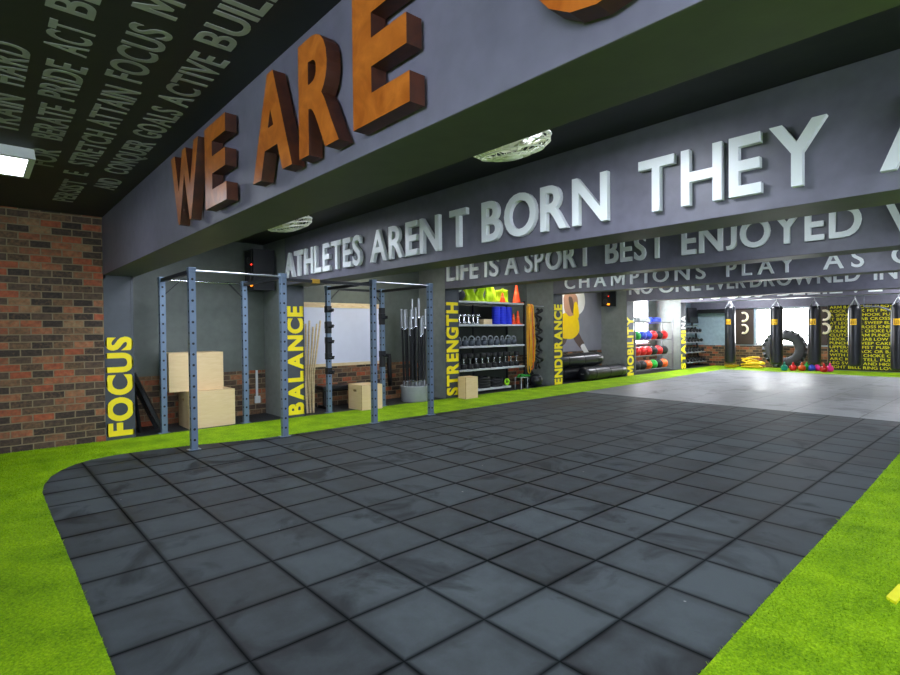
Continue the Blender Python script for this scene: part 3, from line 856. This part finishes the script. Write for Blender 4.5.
MB().bar((FX, FY[1], TZ-.045), (FX, FY[2], TZ-.045), .045, .045).build('cross_bar', BLACK, rig)
MB().bar((RX, FY[2], TZ-.01), (RX, FY[3], TZ-.01), .045, .045).build('cross_bar', BLACK, rig)
for yy, sg in ((FY[1], -1), (FY[2], 1), (FY[0], 1), (FY[3], -1)):
    MB().bar((RX, yy+.02, TZ-.25), (RX, yy+.02+.24*sg, TZ-.01), .03, .012).build('gusset', BLACK, rig)
MB().box(FX-.03, 3.75, TZ-.075, FX+.03, 3.87, TZ-.01, bev=.005).build('label_sleeve', mat('amber_plastic', '#c79a1a', .5), rig)
def hook(y, z):
    mb = MB(); mb.box(RX-.05, y-.05, z-.07, RX+.052, y+.05, z+.05, bev=.006)
    mb.box(RX+.04, y-.02, z-.06, RX+.17, y+.02, z-.035); mb.box(RX+.15, y-.02, z-.06, RX+.17, y+.02, z+.0)
    mb.bar((RX, y, z-.02), (RX, y+.12, z-.02), .025)
    mb.build('hook', BLACK, rig)
for z in (1.91, 1.62, 1.34, 1.05, .78): hook(FY[2]+.02, z)
for z in (1.79, 1.05): hook(FY[3]+.02, z)
for z0_, z1_ in ((1.14, 1.34), (.7, .98)):
    MB().box(RX-.046, FY[2]-.026, z0_+.32, RX+.046, FY[2]+.066, z1_+.34, bev=.006).build('pad_sleeve', RUBB, rig)
for z0_, z1_ in ((1.62, 1.95), (.78, 1.02)):
    MB().box(RX-.046, FY[3]-.026, z0_, RX+.046, FY[3]+.066, z1_, bev=.006).build('pad_sleeve', RUBB, rig)

# ------------------------------------------------------------------ plywood boxes
def ply_box(label, x0, y0, x1, y1, z0, h, hole_x=True, hole_y=True):
    """jump box: four sides and a lid, hand holes cut in opposite sides"""
    cx, cy = (x0+x1)/2, (y0+y1)/2
    t = thing('plywood_jump_box', label, 'jump box', (cx, cy, z0), 0, 'plywood jump boxes')
    a, b = (x1-x0)/2, (y1-y0)/2
    def side(fn, half, hole):
        """a panel with a slotted hand hole"""
        mb = MB(); th = .018
        if not hole:
            mb.prism([(-half, 0), (half, 0), (half, h), (-half, h)], fn, 0, -th, 0, 1)
            return mb
        hz = h*.76; hw, hh = .055, .02
        slot = [(hw*.75*sx_+.014*sx_*math.cos(t_)*1.0, hz+hh*math.sin(t_)) for sx_, t_ in ((1, -1.4), (1, -.5), (1, .5), (1, 1.4), (-1, 1.4), (-1, .5), (-1, -.5), (-1, -1.4))]
        out = [(half, 0), (half, hz-hh), (half, hz+hh), (half, h), (-half, h), (-half, hz+hh), (-half, hz-hh), (-half, 0)]
        for d in (0, -th):
            mb.add([fn(p, q, d) for p, q in out]+[fn(p, q, d) for p, q in slot], [(i, (i+1) % 8, 8+(i+1) % 8, 8+i) for i in range(8)])
        mb.add([fn(p, q, 0) for p, q in out]+[fn(p, q, -th) for p, q in out], [(i, (i+1) % 8, 8+(i+1) % 8, 8+i) for i in range(8)], 1)
        mb.add([fn(p, q, 0) for p, q in slot]+[fn(p, q, -th) for p, q in slot], [(i, (i+1) % 8, 8+(i+1) % 8, 8+i) for i in range(8)], 1)
        return mb
    side(lambda p, q, d: (a+d, p, q), b, hole_x).build('side_panel', [PLY, PLYE], t)
    side(lambda p, q, d: (-a-d, p, q), b, hole_x).build('side_panel', [PLY, PLYE], t)
    side(lambda p, q, d: (p, b+d, q), a-.018, hole_y).build('side_panel', [PLY, PLYE], t)
    side(lambda p, q, d: (p, -b-d, q), a-.018, hole_y).build('side_panel', [PLY, PLYE], t)
    MB().box(-a+.018, -b+.018, h-.02, a-.018, b-.018, h-.001).build('lid', PLY, t)
    return t
ply_box('plywood jump box on the floor of the FOCUS alcove, under another box', -9.36, 2.46, -8.79, 3.16, 0, .58, False, True)
ply_box('plywood jump box stacked on top of another box in the FOCUS alcove', -9.42, 2.22, -8.93, 3.03, .581, .60, False, False)
ply_box('small plywood jump box before the black bench under the whiteboard', -9.0, 5.40, -8.51, 5.86, 0, .475, False, True)
ply_box('small plywood jump box beside the STRENGTH column before the shelves', -8.56, 7.89, -8.3, 8.25, .0055, .47, False, False)

# ------------------------------------------------------------------ FOCUS alcove
t = thing('folded_bench', 'black metal frame leaning in the left corner of the FOCUS alcove', 'bench', (-9.2, 1.9, 0))
MB().bar((-.25, -.13, .9), (-.05, .22, .0), .06, .05).bar((.15, -.13, .9), (.3, .22, .0), .06, .05).build('frame', BLACK, t)
MB().obox((-.02, .02, .52), (.34, .05, .62), Matrix.Rotation(.37, 3, 'X')).build('pad', LEATHER, t)
MB().bar((.0, -.13, .86), (.12, -.05, .0), .04, .04).build('leg', BLACK, t)
t = thing('wall_socket', 'white wall socket with a conduit rising from it in the FOCUS alcove', 'socket', (XB, 3.84, .2))
MB().box(.012, -.045, 0, .05, .055, .13, bev=.006).build('socket_box', PVC, t)
MB().box(.012, -.018, .12, .032, .018, .6).build('conduit', PVC, t)
def speaker(label, x, y, z, w, d, h):
    """wedge-shaped loudspeaker on a bracket against the column's side"""
    t = thing('loudspeaker', label, 'speaker', (x, y, z), 0, 'wall loudspeakers')
    mb = MB()
    poly = [(-w/2, 0), (w/2, 0), (w*.42, -d), (-w*.42, -d)]
    mb.prism(poly, lambda a, b, c: (a, b, c), 0, h); mb.build('cabinet', BLACK, t)
    MB().prism([(-w*.3, -d-.002), (w*.3, -d-.002), (w*.3, -d-.012), (-w*.3, -d-.012)], lambda a, b, c: (a, b, c), .03, h-.03).build('grille', RUBB, t)
    for zz, r in ((h*.3, w*.24), (h*.74, w*.13)):
        MB().lathe([(r, 0), (r*.85, .012), (r*.4, .004), (0, .012)], (0, -d-.012, zz), 20, 0, Matrix.Rotation(PI/2, 3, 'X')).build('driver', mat('driver_cone', '#2a2a2c', .4), t)
    MB().box(-.03, 0, h*.4, .03, .06, h*.6).build('bracket', BLACK, t)
    MB().ball((w*.3, -d-.014, h*.62), .012).build('red_light', emit('red_led', '#ff2a1a', 3.0), t)
    MB().ball((w*.3, -d-.016, h*.12), .03, sq=(1.8, .5, 1)).build('amber_light', emit('amber_led', '#ff8a1a', 1.6), t)
    return t
speaker('black loudspeaker with red light high on the side of the BALANCE column', -9.2, 3.94, 2.22, .46, .36, .70)
speaker('black loudspeaker high on the side of the MOBILITY column', -9.2, 15.14, 2.2, .36, .3, .5)

# ------------------------------------------------------------------ BALANCE alcove
t = thing('whiteboard', 'large blank whiteboard with pale wood rails on the alcove wall behind the rig', 'whiteboard', (XB, 5.5, .79))
MB().box(.002, -1.05, .06, .022, 1.06, 1.18).build('board', BOARDW, t)
MB().box(.002, -1.05, 1.18, .034, 1.06, 1.28).build('top_rail', PALEW, t)
MB().box(.002, -1.05, 0, .034, 1.06, .06).build('bottom_rail', PALEW, t)
for k in range(6):
    a = random.uniform(-.03, .03)
    mb = MB(); mb.tube([(-8.98-.05*(k % 2), 4.53+.03*k, 0), (-9.1-.01*k, 4.53+.045*k, .7), (-9.3-.015*k, 4.60+.085*k, 1.58+.06*(k % 3))], .018, 8)
    tag(mb.build('wooden_dowel', PALEW), f'pale wooden dowel leaning behind the BALANCE column, {ORD[k]} from the column', 'dowel', 'wooden dowels behind the BALANCE column')
t = thing('flat_bench', 'low black flat bench under the whiteboard behind the small box', 'bench', (-9.3, 5.5, 0))
MB().box(-.17, -.56, .36, .17, .56, .44, bev=.02).build('pad', LEATHER, t)
MB().bar((0, -.5, .34), (0, .5, .34), .05).build('frame', BLACK, t)
for yy in (-.45, .45):
    MB().box(-.2, yy-.03, 0, .2, yy+.03, .05).box(-.025, yy-.025, .05, .025, yy+.025, .36).build('leg', BLACK, t)
mb = MB(); mb.tube([(-9.52, 6.75, .98), (-9.5, 6.75, .9), (-9.48, 6.74, .6), (-9.49, 6.76, .32), (-9.53, 6.77, .30), (-9.55, 6.76, .6), (-9.55, 6.75, .9)], .035, 8)
mb.cyl((-9.6, 6.75, .98), (-9.48, 6.75, .98), .015)
tag(mb.build('hanging_strap', RUBB), 'black strap hanging on the brick base right of the whiteboard', 'strap')
BX, BYY = -8.93, 6.98
t = thing('barbell_bucket', 'round grey bucket holding the upright barbells', 'bucket', (BX, BYY, 0))
MB().lathe([(0, 0), (.27, 0), (.285, .02), (.295, .31), (.305, .335), (.29, .335), (.275, .31), (.27, .03), (0, .02)], n=32).build('bucket', BUCKET, t)
def barbell(label, x, y, dx, dy, L):
    t = thing('barbell', label, 'barbell', (x, y, .033), 0, 'barbells standing in the grey bucket')
    ax = Vector((dx, dy, L)); P = lambda f: ax*f
    s = .40/L
    MB().cyl(P(s), P(1-s), .023, 10).build('shaft', BLACK, t)
    for a, b in ((0, s), (1-s, 1)):
        MB().cyl(P(a), P(b), .025, 12).build('sleeve', mat('satin_steel', '#9fa3a6', .35, .9), t)
    for f in (s, 1-s): MB().cyl(P(f-.006), P(f+.006), .036, 12).build('collar', CHROME, t)
bb = [(-.14, -.19, 1.92), (-.02, -.2, 1.90), (.12, -.15, 1.90), (-.16, -.06, 1.92), (.02, -.05, 2.13), (.15, .01, 2.14), (-.12, .09, 1.74), (.05, .13, 1.74), (.0, .21, 1.78), (-.02, .03, 1.92), (.17, -.08, 1.95), (-.19, .04, 1.76), (.12, .19, 1.92)]
for k, (dx, dy, L) in enumerate(bb):
    barbell(f'black barbell with chrome sleeves upright in the grey bucket, {ORD[k]} of the cluster', BX+dx*.9, BYY+dy*.9, dx*.12, dy*.25, L)

# ------------------------------------------------------------------ STRENGTH alcove: shelving
SX0, SX1, SY0, SY1 = -9.5, -8.86, 8.12, 10.5
SZ = (.10, .58, 1.12, 1.63, 2.17)
sh = thing('shelving_unit', 'tall black shelving unit with five white shelves beside the STRENGTH column', 'shelving unit', (0, 0, 0))
SHW = mat('shelf_white', '#c6cacb', .4, .1)
for k, z in enumerate(SZ):
    mb = MB(); mb.box(SX0, SY0, z-.045, SX1, SY1 if k else 9.98, z, bev=.004)
    mb.build('shelf', SHW, sh)
for yy in (SY0-.04, SY1):
    for xx in (SX0, SX1-.04):
        MB().box(xx, yy, 0, xx+.04, yy+.04, 2.22 if yy > 9 else 2.2).build('upright', BLACK, sh)
MB().box(SX0-.01, SY0, .1, SX0, SY1, 2.1).build('back_panel', mat('dark_panel', '#20261f', .6), sh)
MB().box(SX0, 9.26, .0, SX0+.03, 9.29, 2.12).build('upright', BLACK, sh)
ZT = SZ[4]+.001
# neon bibs heaped along the top shelf
def bib(label, y, w, h, ph):
    mb = MB(); n, k = 14, 9; vs = []; fs = []
    for side in (0, 1):
        for j in range(k+1):
            for i in range(n+1):
                u, v = i/n, j/k
                yy = y+(u-.5)*w*(1-.12*v)+.02*math.sin(7*v+ph)
                xx = -9.12+.05*math.sin(9*u+ph)*(.4+v)+(.05 if side else -.05)*(1.2-v)+.03*math.sin(5*v+2*ph)
                zz = ZT+h*v*(1-.12*math.sin(PI*u+ph)**2)
                vs.append((xx, yy, zz))
    N = (n+1)*(k+1)
    for s_ in (0, N):
        for j in range(k):
            for i in range(n):
                a = s_+j*(n+1)+i; fs.append((a, a+1, a+n+2, a+n+1))
    for i in range(n):
        a = k*(n+1)+i; fs.append((a, a+1, N+a+1, N+a)); fs.append((i, i+1, N+i+1, N+i))
    for j in range(k):
        for e in (0, n):
            a = j*(n+1)+e; fs.append((a, a+n+1, N+a+n+1, N+a))
    mb.add(vs, fs, 0, True)
    return tag(mb.build('training_bib', NEON), label, 'bib', 'neon bibs on the top shelf')
bib('neon yellow training bib bunched at the left of the top shelf', 8.78, .36, .42, .3)
bib('neon yellow training bib bunched second from left on the top shelf', 9.16, .33, .44, 1.7)
bib('neon yellow training bib bunched third from left on the top shelf', 9.52, .33, .45, 3.1)
bib('neon yellow training bib slumped behind the small cone on the top shelf', 9.94, .36, .36, 4.4)
def cone(label, x, y, z, r, h):
    t = thing('traffic_cone', label, 'cone', (x, y, z), 0, 'orange cones on the shelves')
    MB().box(-r, -r, 0, r, r, .015, bev=.004).build('base', CONE, t)
    MB().lathe([(r*.82, .015), (r*.78, .03), (r*.22, h-.01), (r*.15, h), (0, h)], n=20).build('cone', CONE, t)
    MB().lathe([(r*.53+.004, h*.45), (r*.53+.004, h*.46), (r*.41+.004, h*.62), (r*.41, h*.62)], n=20).build('band', mat('cone_band', '#ff6a30', .4), t)
cone('large orange cone at the right end of the top shelf', -8.98, 10.34, ZT, .13, .46)
cone('small orange cone before the neon bibs on the top shelf', -8.965, 9.80, ZT, .09, .24)
cone('small orange cone at the right end of the second shelf, left one', -9.0, 10.235, SZ[3]+.001, .08, .27)
cone('small orange cone at the right end of the second shelf, right one', -9.0, 10.41, SZ[3]+.001, .08, .34)
# kit bag and a wound cable
t = thing('kit_bag', 'dark grey kit bag at the left end of the top shelf', 'bag', (-9.0, 8.34, ZT))
MB().ball((0, 0, .14), .16, sq=(.9, 1.1, .87)).build('bag_body', mat('charcoal_cloth', '#2c3038', .8), t)
MB().ball((.08, -.09, .26), .09, sq=(.9, 1.1, .9)).build('white_flap', PVC, t)
# second shelf
for k in range(5):
    t = thing('chrome_dumbbell', f'small chrome dumbbell standing on end on the second shelf, {ORD[k]} from the left', 'dumbbell', (-8.96, 8.32+.15*k, SZ[3]+.001), 0, 'chrome dumbbells on the second shelf')
    for zz in (0, .17): MB().lathe([(0, 0), (.045, 0), (.052, .01), (.052, .05), (.045, .06), (0, .06)], (0, 0, zz), 14).build('head', CHROME, t)
    MB().cyl((0, 0, .05), (0, 0, .18), .015, 10).build('handle', CHROME, t)
tag(MB().box(-9.06, 9.06, SZ[3]+.001, -8.9, 9.36, SZ[3]+.12, bev=.006).build('wooden_block', PALEW), 'pale wooden block in the middle of the second shelf', 'block')
for k in range(3):
    mb = MB(); y0 = 9.495+.219*k
    mb.lathe([(.03, 0), (.095, 0), (.1, .01), (.1, .42), (.095, .43), (.03, .43)], (-9.0, y0+.1, SZ[3]+.001), 24)
    for j in range(6): mb.torus((-9.0, y0+.1, SZ[3]+.06+.06*j), .1, .008, 24, 6)
    tag(mb.build('foam_roller', BLUEF), f'blue ribbed foam roller standing on the second shelf, {ORD[k]} from the left', 'foam roller', 'blue foam rollers')
# third shelf: kettlebells, fourth: dumbbells on end
IRON = mat('grey_iron', '#4d545c', .42, .4)
for k in range(10):
    kettlebell(f'grey iron kettlebell on the third shelf, {ORD[k]} from the left', (-8.98, 8.30+.213*k, SZ[2]+.001), .085+.003*(k % 3), IRON, 'kettlebells on the third shelf', GREYM, random.uniform(-.4, .4))
d0 = None
for k in range(11):
    lab = f'black dumbbell with chrome handle on end on the fourth shelf, {ORD[k]} from the left'; loc = (-8.98, 8.26+.205*k, SZ[1]+.001)
    if d0 is None:
        d0 = thing('round_dumbbell', lab, 'dumbbell', loc, 0, 'black dumbbells on the fourth shelf')
        for zz in (0, .25): MB().lathe([(0, 0), (.07, 0), (.083, .012), (.083, .10), (.07, .112), (0, .112)], (0, 0, zz), 20).build('head', RUBB, d0)
        MB().cyl((0, 0, .1), (0, 0, .26), .02, 12).build('handle', CHROME, d0)
        for zz in (.115, .235): MB().cyl((0, 0, zz), (0, 0, zz+.012), .045, 14).build('collar', CHROME, d0)
    else: dup(d0, loc, 0, lab)
# bottom shelf: bumper plates in stacks, green roll, wire stand
p0 = None
for s_, (yy, n_) in enumerate(((8.72, 3), (9.18, 4), (9.62, 3))):
    for k in range(n_):
        lab = f'black weight plate on the bottom shelf, {ORD[k]} from below in the {["left", "middle", "right"][s_]} stack'; loc = (-9.1, yy, SZ[0]+.001+.066*k)
        if p0 is None:
            p0 = thing('weight_plate', lab, 'weight plate', loc, 0, 'weight plates on the bottom shelf')
            MB().lathe([(.03, 0), (.2, 0), (.21, .01), (.21, .055), (.2, .065), (.15, .065), (.14, .05), (.08, .05), (.07, .065), (.03, .065)], n=32).build('disc', RUBB, p0)
            MB().lathe([(.026, 0), (.045, 0), (.045, .0655), (.026, .0655)], n=20).build('hub', GREYM, p0)
        else: dup(p0, loc, 0, lab)
mb = MB(); mb.torus((-8.93, 9.90, SZ[0]+.095), .065, .028, 24, 10, 0, Matrix.Rotation(PI/2, 3, 'Y'))
tag(mb.build('skipping_coil', mat('lime_plastic', '#9be01a', .5)), 'lime green ring at the right end of the bottom shelf', 'ring')
t = thing('wire_stand', 'low grey wire stand on the floor at the right of the shelving', 'stand', (-8.72, 10.2, .0))
for yy in (-.12, .12):
    MB().tube([(-.1, yy, .0), (-.1, yy, .3), (.1, yy, .3), (.1, yy, 0)], .010, 8).build('leg_frame', GREYM, t)
MB().tube([(-.1, -.12, .3), (-.1, .12, .3)], .010, 8).tube([(.1, -.12, .3), (.1, .12, .3)], .010, 8).build('rail', GREYM, t)
mb = MB(); mb.tube([(-8.72+.12*math.sin(a*.9), 10.2+.22*math.sin(a*.55), .325+.02*math.sin(a*1.7)+.012) for a in np.linspace(0, 18, 70)], .010, 6)
tag(mb.build('skipping_rope', GREEN), 'green cord heaped on the wire stand beside the shelving', 'rope')
# resistance bands and coiled black rope at the right end of the shelving
MB().cyl((-8.80, 10.56, 2.10), (-8.80, 11.2, 2.10), .014, 10).build('band_hook', GREYM, sh)
for k in range(4):
    mb = MB(); yy = 10.58+.052*k; w = .035-.004*k; zb = .36+.12*(k % 2)+.05*k
    pts = [(-8.80+.06*math.cos(a)+.01*k, yy+w*.2*math.sin(a), 0) for a in np.linspace(0, 2*PI, 5)]
    loop = [(-8.80, yy, 2.136), (-8.765, yy, 2.10), (-8.745+.008*k, yy+.015, 1.2), (-8.75, yy+.02, zb+.05), (-8.79, yy+.02, zb), (-8.83, yy+.02, zb+.05), (-8.85, yy+.01, 1.2), (-8.835, yy, 2.10)]
    mb.tube(loop, .014, 8, closed=True)
    tag(mb.build('resistance_band', BAND_Y if k != 2 else BAND_O), f'{"orange" if k == 2 else "yellow"} resistance band hanging at the end of the shelving, {ORD[k]} from the shelves', 'resistance band', 'bands hanging at the shelving end')
for k in range(2):
    mb = MB(); pts = []
    for i in range(60):
        a = i/59; pts.append((-8.80-.09*k+.045*math.sin(i*.9), 10.92+.22*k+.08*math.sin(i*.62+k), 2.03-1.55*a))
    mb.tube(pts, .03, 7)
    tag(mb.build('black_rope', RUBB), f'black rope dangling in loops right of the yellow bands, {"nearer the bands" if k == 0 else "nearer the column"}', 'rope', 'black ropes at the shelving end')
t = thing('slam_ball', 'black slam ball on the floor beside the ENDURANCE column', 'ball', (-8.84, 10.93, .17))
MB().ball((0, 0, 0), .17, 24, 14).build('ball', LEATHER, t)
MB().torus((0, 0, 0), .171, .005, 32, 6).torus((0, 0, 0), .171, .005, 32, 6, 0, Matrix.Rotation(PI/2, 3, 'Y')).build('seam', RUBB, t)
t = thing('weight_plate', 'black weight plate leaning behind the slam ball', 'weight plate', (-9.15, 11.0, .23))
MB().lathe([(.03, -.03), (.2, -.03), (.22, -.02), (.22, .02), (.2, .03), (.03, .03)], n=32, mtx=Matrix.Rotation(PI/2-.15, 3, 'Y')).build('disc', RUBB, t)

# ------------------------------------------------------------------ ENDURANCE alcove: mural and lying bags
mu = thing('wall_mural', 'printed wall mural of an athlete in yellow shorts behind the lying bags', 'mural', (XB, 13.55, .3))
def mur(a, b, d): return (.014+d, a-13.55, b-.3)
mb = MB(); mb.prism([(11.9, .82), (15.2, .82), (15.2, 2.75), (11.9, 2.75)], mur, -.012, 0); mb.build('sheet', GPR, mu)
def curve_poly(pts, n=6):
    """closed Catmull-Rom outline"""
    out = []; N = len(pts)
    for i in range(N):
        p0, p1, p2, p3 = (np.array(pts[(i+j-1) % N]) for j in range(4))
        for k in range(n):
            t_ = k/n
            out.append(tuple(.5*((2*p1)+(-p0+p2)*t_+(2*p0-5*p1+4*p2-p3)*t_**2+(-p0+3*p1-3*p2+p3)*t_**3)))
    return out
def shape(name, pts, mt, d):
    mb = MB(); mb.prism(curve_poly(pts), mur, 0, d); mb.build(name, mt, mu)
shape('painted_glow', [(12.9, 2.6), (14.05, 2.68), (14.28, 2.4), (14.15, 2.05), (13.7, 1.9), (13.0, 2.0)], WPR, .001)  # pale patch paints a lamp's reflected glow on the mural
shape('torso', [(13.2, 2.5), (13.55, 2.62), (13.85, 2.5), (13.9, 2.2), (13.75, 1.95), (13.4, 1.88), (13.2, 2.1)], SKIN, .002)
shape('arm', [(13.42, 2.45), (13.5, 2.15), (13.6, 1.98), (13.75, 2.0), (13.68, 2.2), (13.6, 2.45)], SHAD, .003)
shape('vest', [(13.72, 2.3), (13.85, 2.3), (13.95, 2.0), (13.9, 1.82), (13.7, 1.85), (13.66, 2.05)], YPR, .0034)
shape('shorts', [(13.05, 1.85), (13.25, 1.98), (13.45, 1.88), (13.75, 1.92), (13.93, 1.75), (13.95, 1.42), (13.67, 1.22), (13.3, 1.2), (13.05, 1.3)], YPR, .004)
shape('thigh', [(13.05, 1.3), (13.32, 1.25), (13.25, 1.08), (13.1, 1.0), (12.9, .98)], SHAD, .002)
shape('leg', [(13.64, 1.26), (13.9, 1.38), (14.08, 1.2), (14.22, 1.04), (14.08, .88), (13.85, 1.02)], SHAD, .003)
shape('shoe', [(14.03, .95), (14.2, 1.03), (14.34, .9), (14.5, .74), (14.74, .62), (14.7, .55), (14.5, .56), (14.24, .74)], WPR, .004)
def lying_bag(label, c, L, r, rz, tilt=0):
    t = thing('lying_punch_bag', label, 'punch bag', c, rz, 'black punch bags lying in the ENDURANCE alcove')
    rx_ = Matrix.Rotation(-PI/2+tilt, 3, 'X')
    n = 9; prof = [(0, -L/2), (r*.7, -L/2), (r*.93, -L/2+.03), (r, -L/2+.1)]
    prof += [(r*(1+.012*math.sin(5*i)), -L/2+.1+(L-.2)*i/n) for i in range(1, n)]
    prof += [(r, L/2-.1), (r*.93, L/2-.03), (r*.7, L/2), (0, L/2)]
    MB().lathe(prof, n=28, mtx=rx_).build('bag_body', LEATHER, t)
    for f in (-.3, .05, .36): MB().torus(rx_ @ Vector((0, 0, L*f)), r*1.006, .008, 28, 6, 0, rx_).build('seam', RUBB, t)
    MB().torus(rx_ @ Vector((0, 0, -L/2-.02)), .04, .008, 16, 6).build('ring', GREYM, t)
lying_bag('black punch bag lying at the front of the ENDURANCE alcove on the floor', (-8.80, 14.05, .206), 2.25, .2, .03)
lying_bag('black punch bag lying on the floor behind the front one in the ENDURANCE alcove', (-9.27, 13.2, .226), 2.4, .22, 0)
lying_bag('black punch bag lying on top of the other two in the ENDURANCE alcove', (-9.05, 13.1, .60), 2.2, .2, .0)

# ------------------------------------------------------------------ MOBILITY alcove: ball rack
RACKM = mat('dull_grey_metal', '#6d7073', .45, .3)
rk = thing('ball_rack', 'grey metal rack of coloured medicine balls before the bright alcove window', 'ball rack', (0, 0, 0))
RY0, RY1 = 16.0, 18.62
RZ = (.10, .57, 1.10, 1.70)
for yy in (RY0, RY1):
    for xx in (-9.25, -8.85): MB().box(xx-.02, yy-.02, 0, xx+.02, yy+.02, 1.86).build('upright', RACKM, rk)
for z in RZ:
    mb = MB()
    for xx in (-9.16, -8.94): mb.cyl((xx, RY0, z), (xx, RY1, z), .018, 10)
    for yy in (RY0, RY1): mb.bar((-9.25, yy, z), (-8.85, yy, z), .025)
    mb.build('rail_tier', RACKM, rk)
def ball(label, y, tier, m_, r=.165):
    z = RZ[tier]+math.sqrt((r+.018)**2-.11**2)
    t = thing('medicine_ball', label, 'medicine ball', (-9.05, y, z), 0, 'medicine balls on the rack')
    MB().ball((0, 0, 0), r, 22, 12).build('ball', m_, t)
    mb = MB(); mb.torus((0, 0, 0), r+.0005, .004, 28, 5, 0, Matrix.Rotation(.4, 3, 'X')); mb.torus((0, 0, 0), r+.0005, .004, 28, 5, 0, Matrix.Rotation(PI/2, 3, 'Y'))
    mb.build('seam', RUBB, t)
tiers = {2: [('green', GREEN), ('blue', BLUE), ('blue', BLUE), ('red', RED), ('black', RUBB), ('red', RED)], 1: [('red', RED), ('red', RED), ('red', RED), ('black', RUBB), ('red', RED), ('black', RUBB)], 0: [('black', RUBB), ('black', RUBB), ('orange', ORB), ('green', GREEN), ('black', RUBB), ('orange', ORB)]}
for tr_, lst in tiers.items():
    for k, (nm, m_) in enumerate(lst):
        ball(f'{nm} medicine ball on the {["bottom", "second", "third"][tr_]} tier of the rack, {ORD[k]} from the left', 16.42+.38*k, tr_, m_)
for k, (y0, m_, nm) in enumerate(((16.5, PVC, 'white'), (17.35, BLUE, 'blue'))):
    mb = MB(); rx_ = Matrix.Rotation(-PI/2, 3, 'X')
    mb.lathe([(.02, 0), (.1, 0), (.105, .01), (.105, .66), (.1, .67), (.02, .67)], (-9.05, y0, RZ[3]+.069), 22, 0, rx_)
    tag(mb.build('rolled_mat', m_), f'rolled {nm} mat on the top tier of the ball rack', 'mat', 'rolled mats on the ball rack')

# ------------------------------------------------------------------ STAMINA alcove: dumbbell rack
dr = thing('dumbbell_rack', 'black tiered dumbbell rack in the last alcove behind the STAMINA column', 'dumbbell rack', (0, 0, 0))
DY0, DY1 = 20.05, 21.75
DZ = (.22, .60, .98, 1.36)
for yy in (DY0-.03, DY1):
    MB().bar((-9.25, yy, 0), (-9.4, yy, 1.56), .05, .05).bar((-9.4, yy, .02), (-8.85, yy, .02), .05, .04).build('side_frame', BLACK, dr)
for k, z in enumerate(DZ):
    x = -9.1-.05*k
    MB().obox((x, (DY0+DY1)/2, z-.02), (.32, DY1-DY0, .025), Matrix.Rotation(.25, 3, 'Y')).build('shelf', GREYM, dr)
h0 = None
for r_ in range(4):
    for k in range(6):
        lab = f'black dumbbell on the {["bottom", "second", "third", "top"][r_]} row of the dumbbell rack, {ORD[k]} from the left'
        loc = (-9.1-.05*r_, DY0+.16+.28*k, DZ[r_]+.061)
        if h0 is None:
            h0 = thing('hex_dumbbell', lab, 'dumbbell', loc, 0, 'dumbbells on the dumbbell rack')
            h0.rotation_euler = (0, .25, 0)
            rx_ = Matrix.Rotation(PI/2, 3, 'Y')
            for xx in (-.15, .06): MB().lathe([(0, 0), (.05, 0), (.062, .012), (.062, .078), (.05, .09), (0, .09)], (xx, 0, 0), 6, 0, rx_, smooth=False).build('head', RUBB, h0)
            MB().cyl((-.07, 0, 0), (.07, 0, 0), .016, 10).build('handle', CHROME, h0)
        else: dup(h0, loc, None, lab)
t = thing('monitor', 'black screen standing on top of the dumbbell rack', 'monitor', (-9.33, 21.3, 1.571))
MB().box(-.12, -.2, 0, .12, .2, .02).box(-.02, -.05, .02, .02, .05, .12).build('stand', BLACK, t)
MB().obox((.02, 0, .42), (.06, .8, .6), Matrix.Rotation(-.12, 3, 'Y'), 0, .01).build('screen', RUBB, t)
MB().obox((.055, 0, .42), (.01, .72, .52), Matrix.Rotation(-.12, 3, 'Y')).build('glass', LEATHER, t)
MB().box(-9.45, DY0-.03, 1.54, -9.25, DY1+.03, 1.57).build('top_shelf', GREYM, dr)
t = thing('air_unit', 'dark wall unit high on the far blue wall above the rack', 'air conditioner', (-8.55, YF-.12, 2.06))
MB().box(-.75, -.1, 0, .55, .0, .16, bev=.02).build('casing', BLACK, t)
MB().box(-.7, -.106, .02, .5, -.1, .05).build('vent', RUBB, t)

# a strip of yellow tape stuck on the right-hand turf
mb = MB(); mb.prism([(-.568, 3.70), (-.52, 3.66), (-.50, 3.95), (-.548, 3.93)], lambda a, b, d: (a, b, d), .004, .02)
tag(mb.build('tape_strip', mat('yellow_tape', '#f5f01a', .5)), 'short yellow tape strip stuck on the right-hand turf', 'tape')
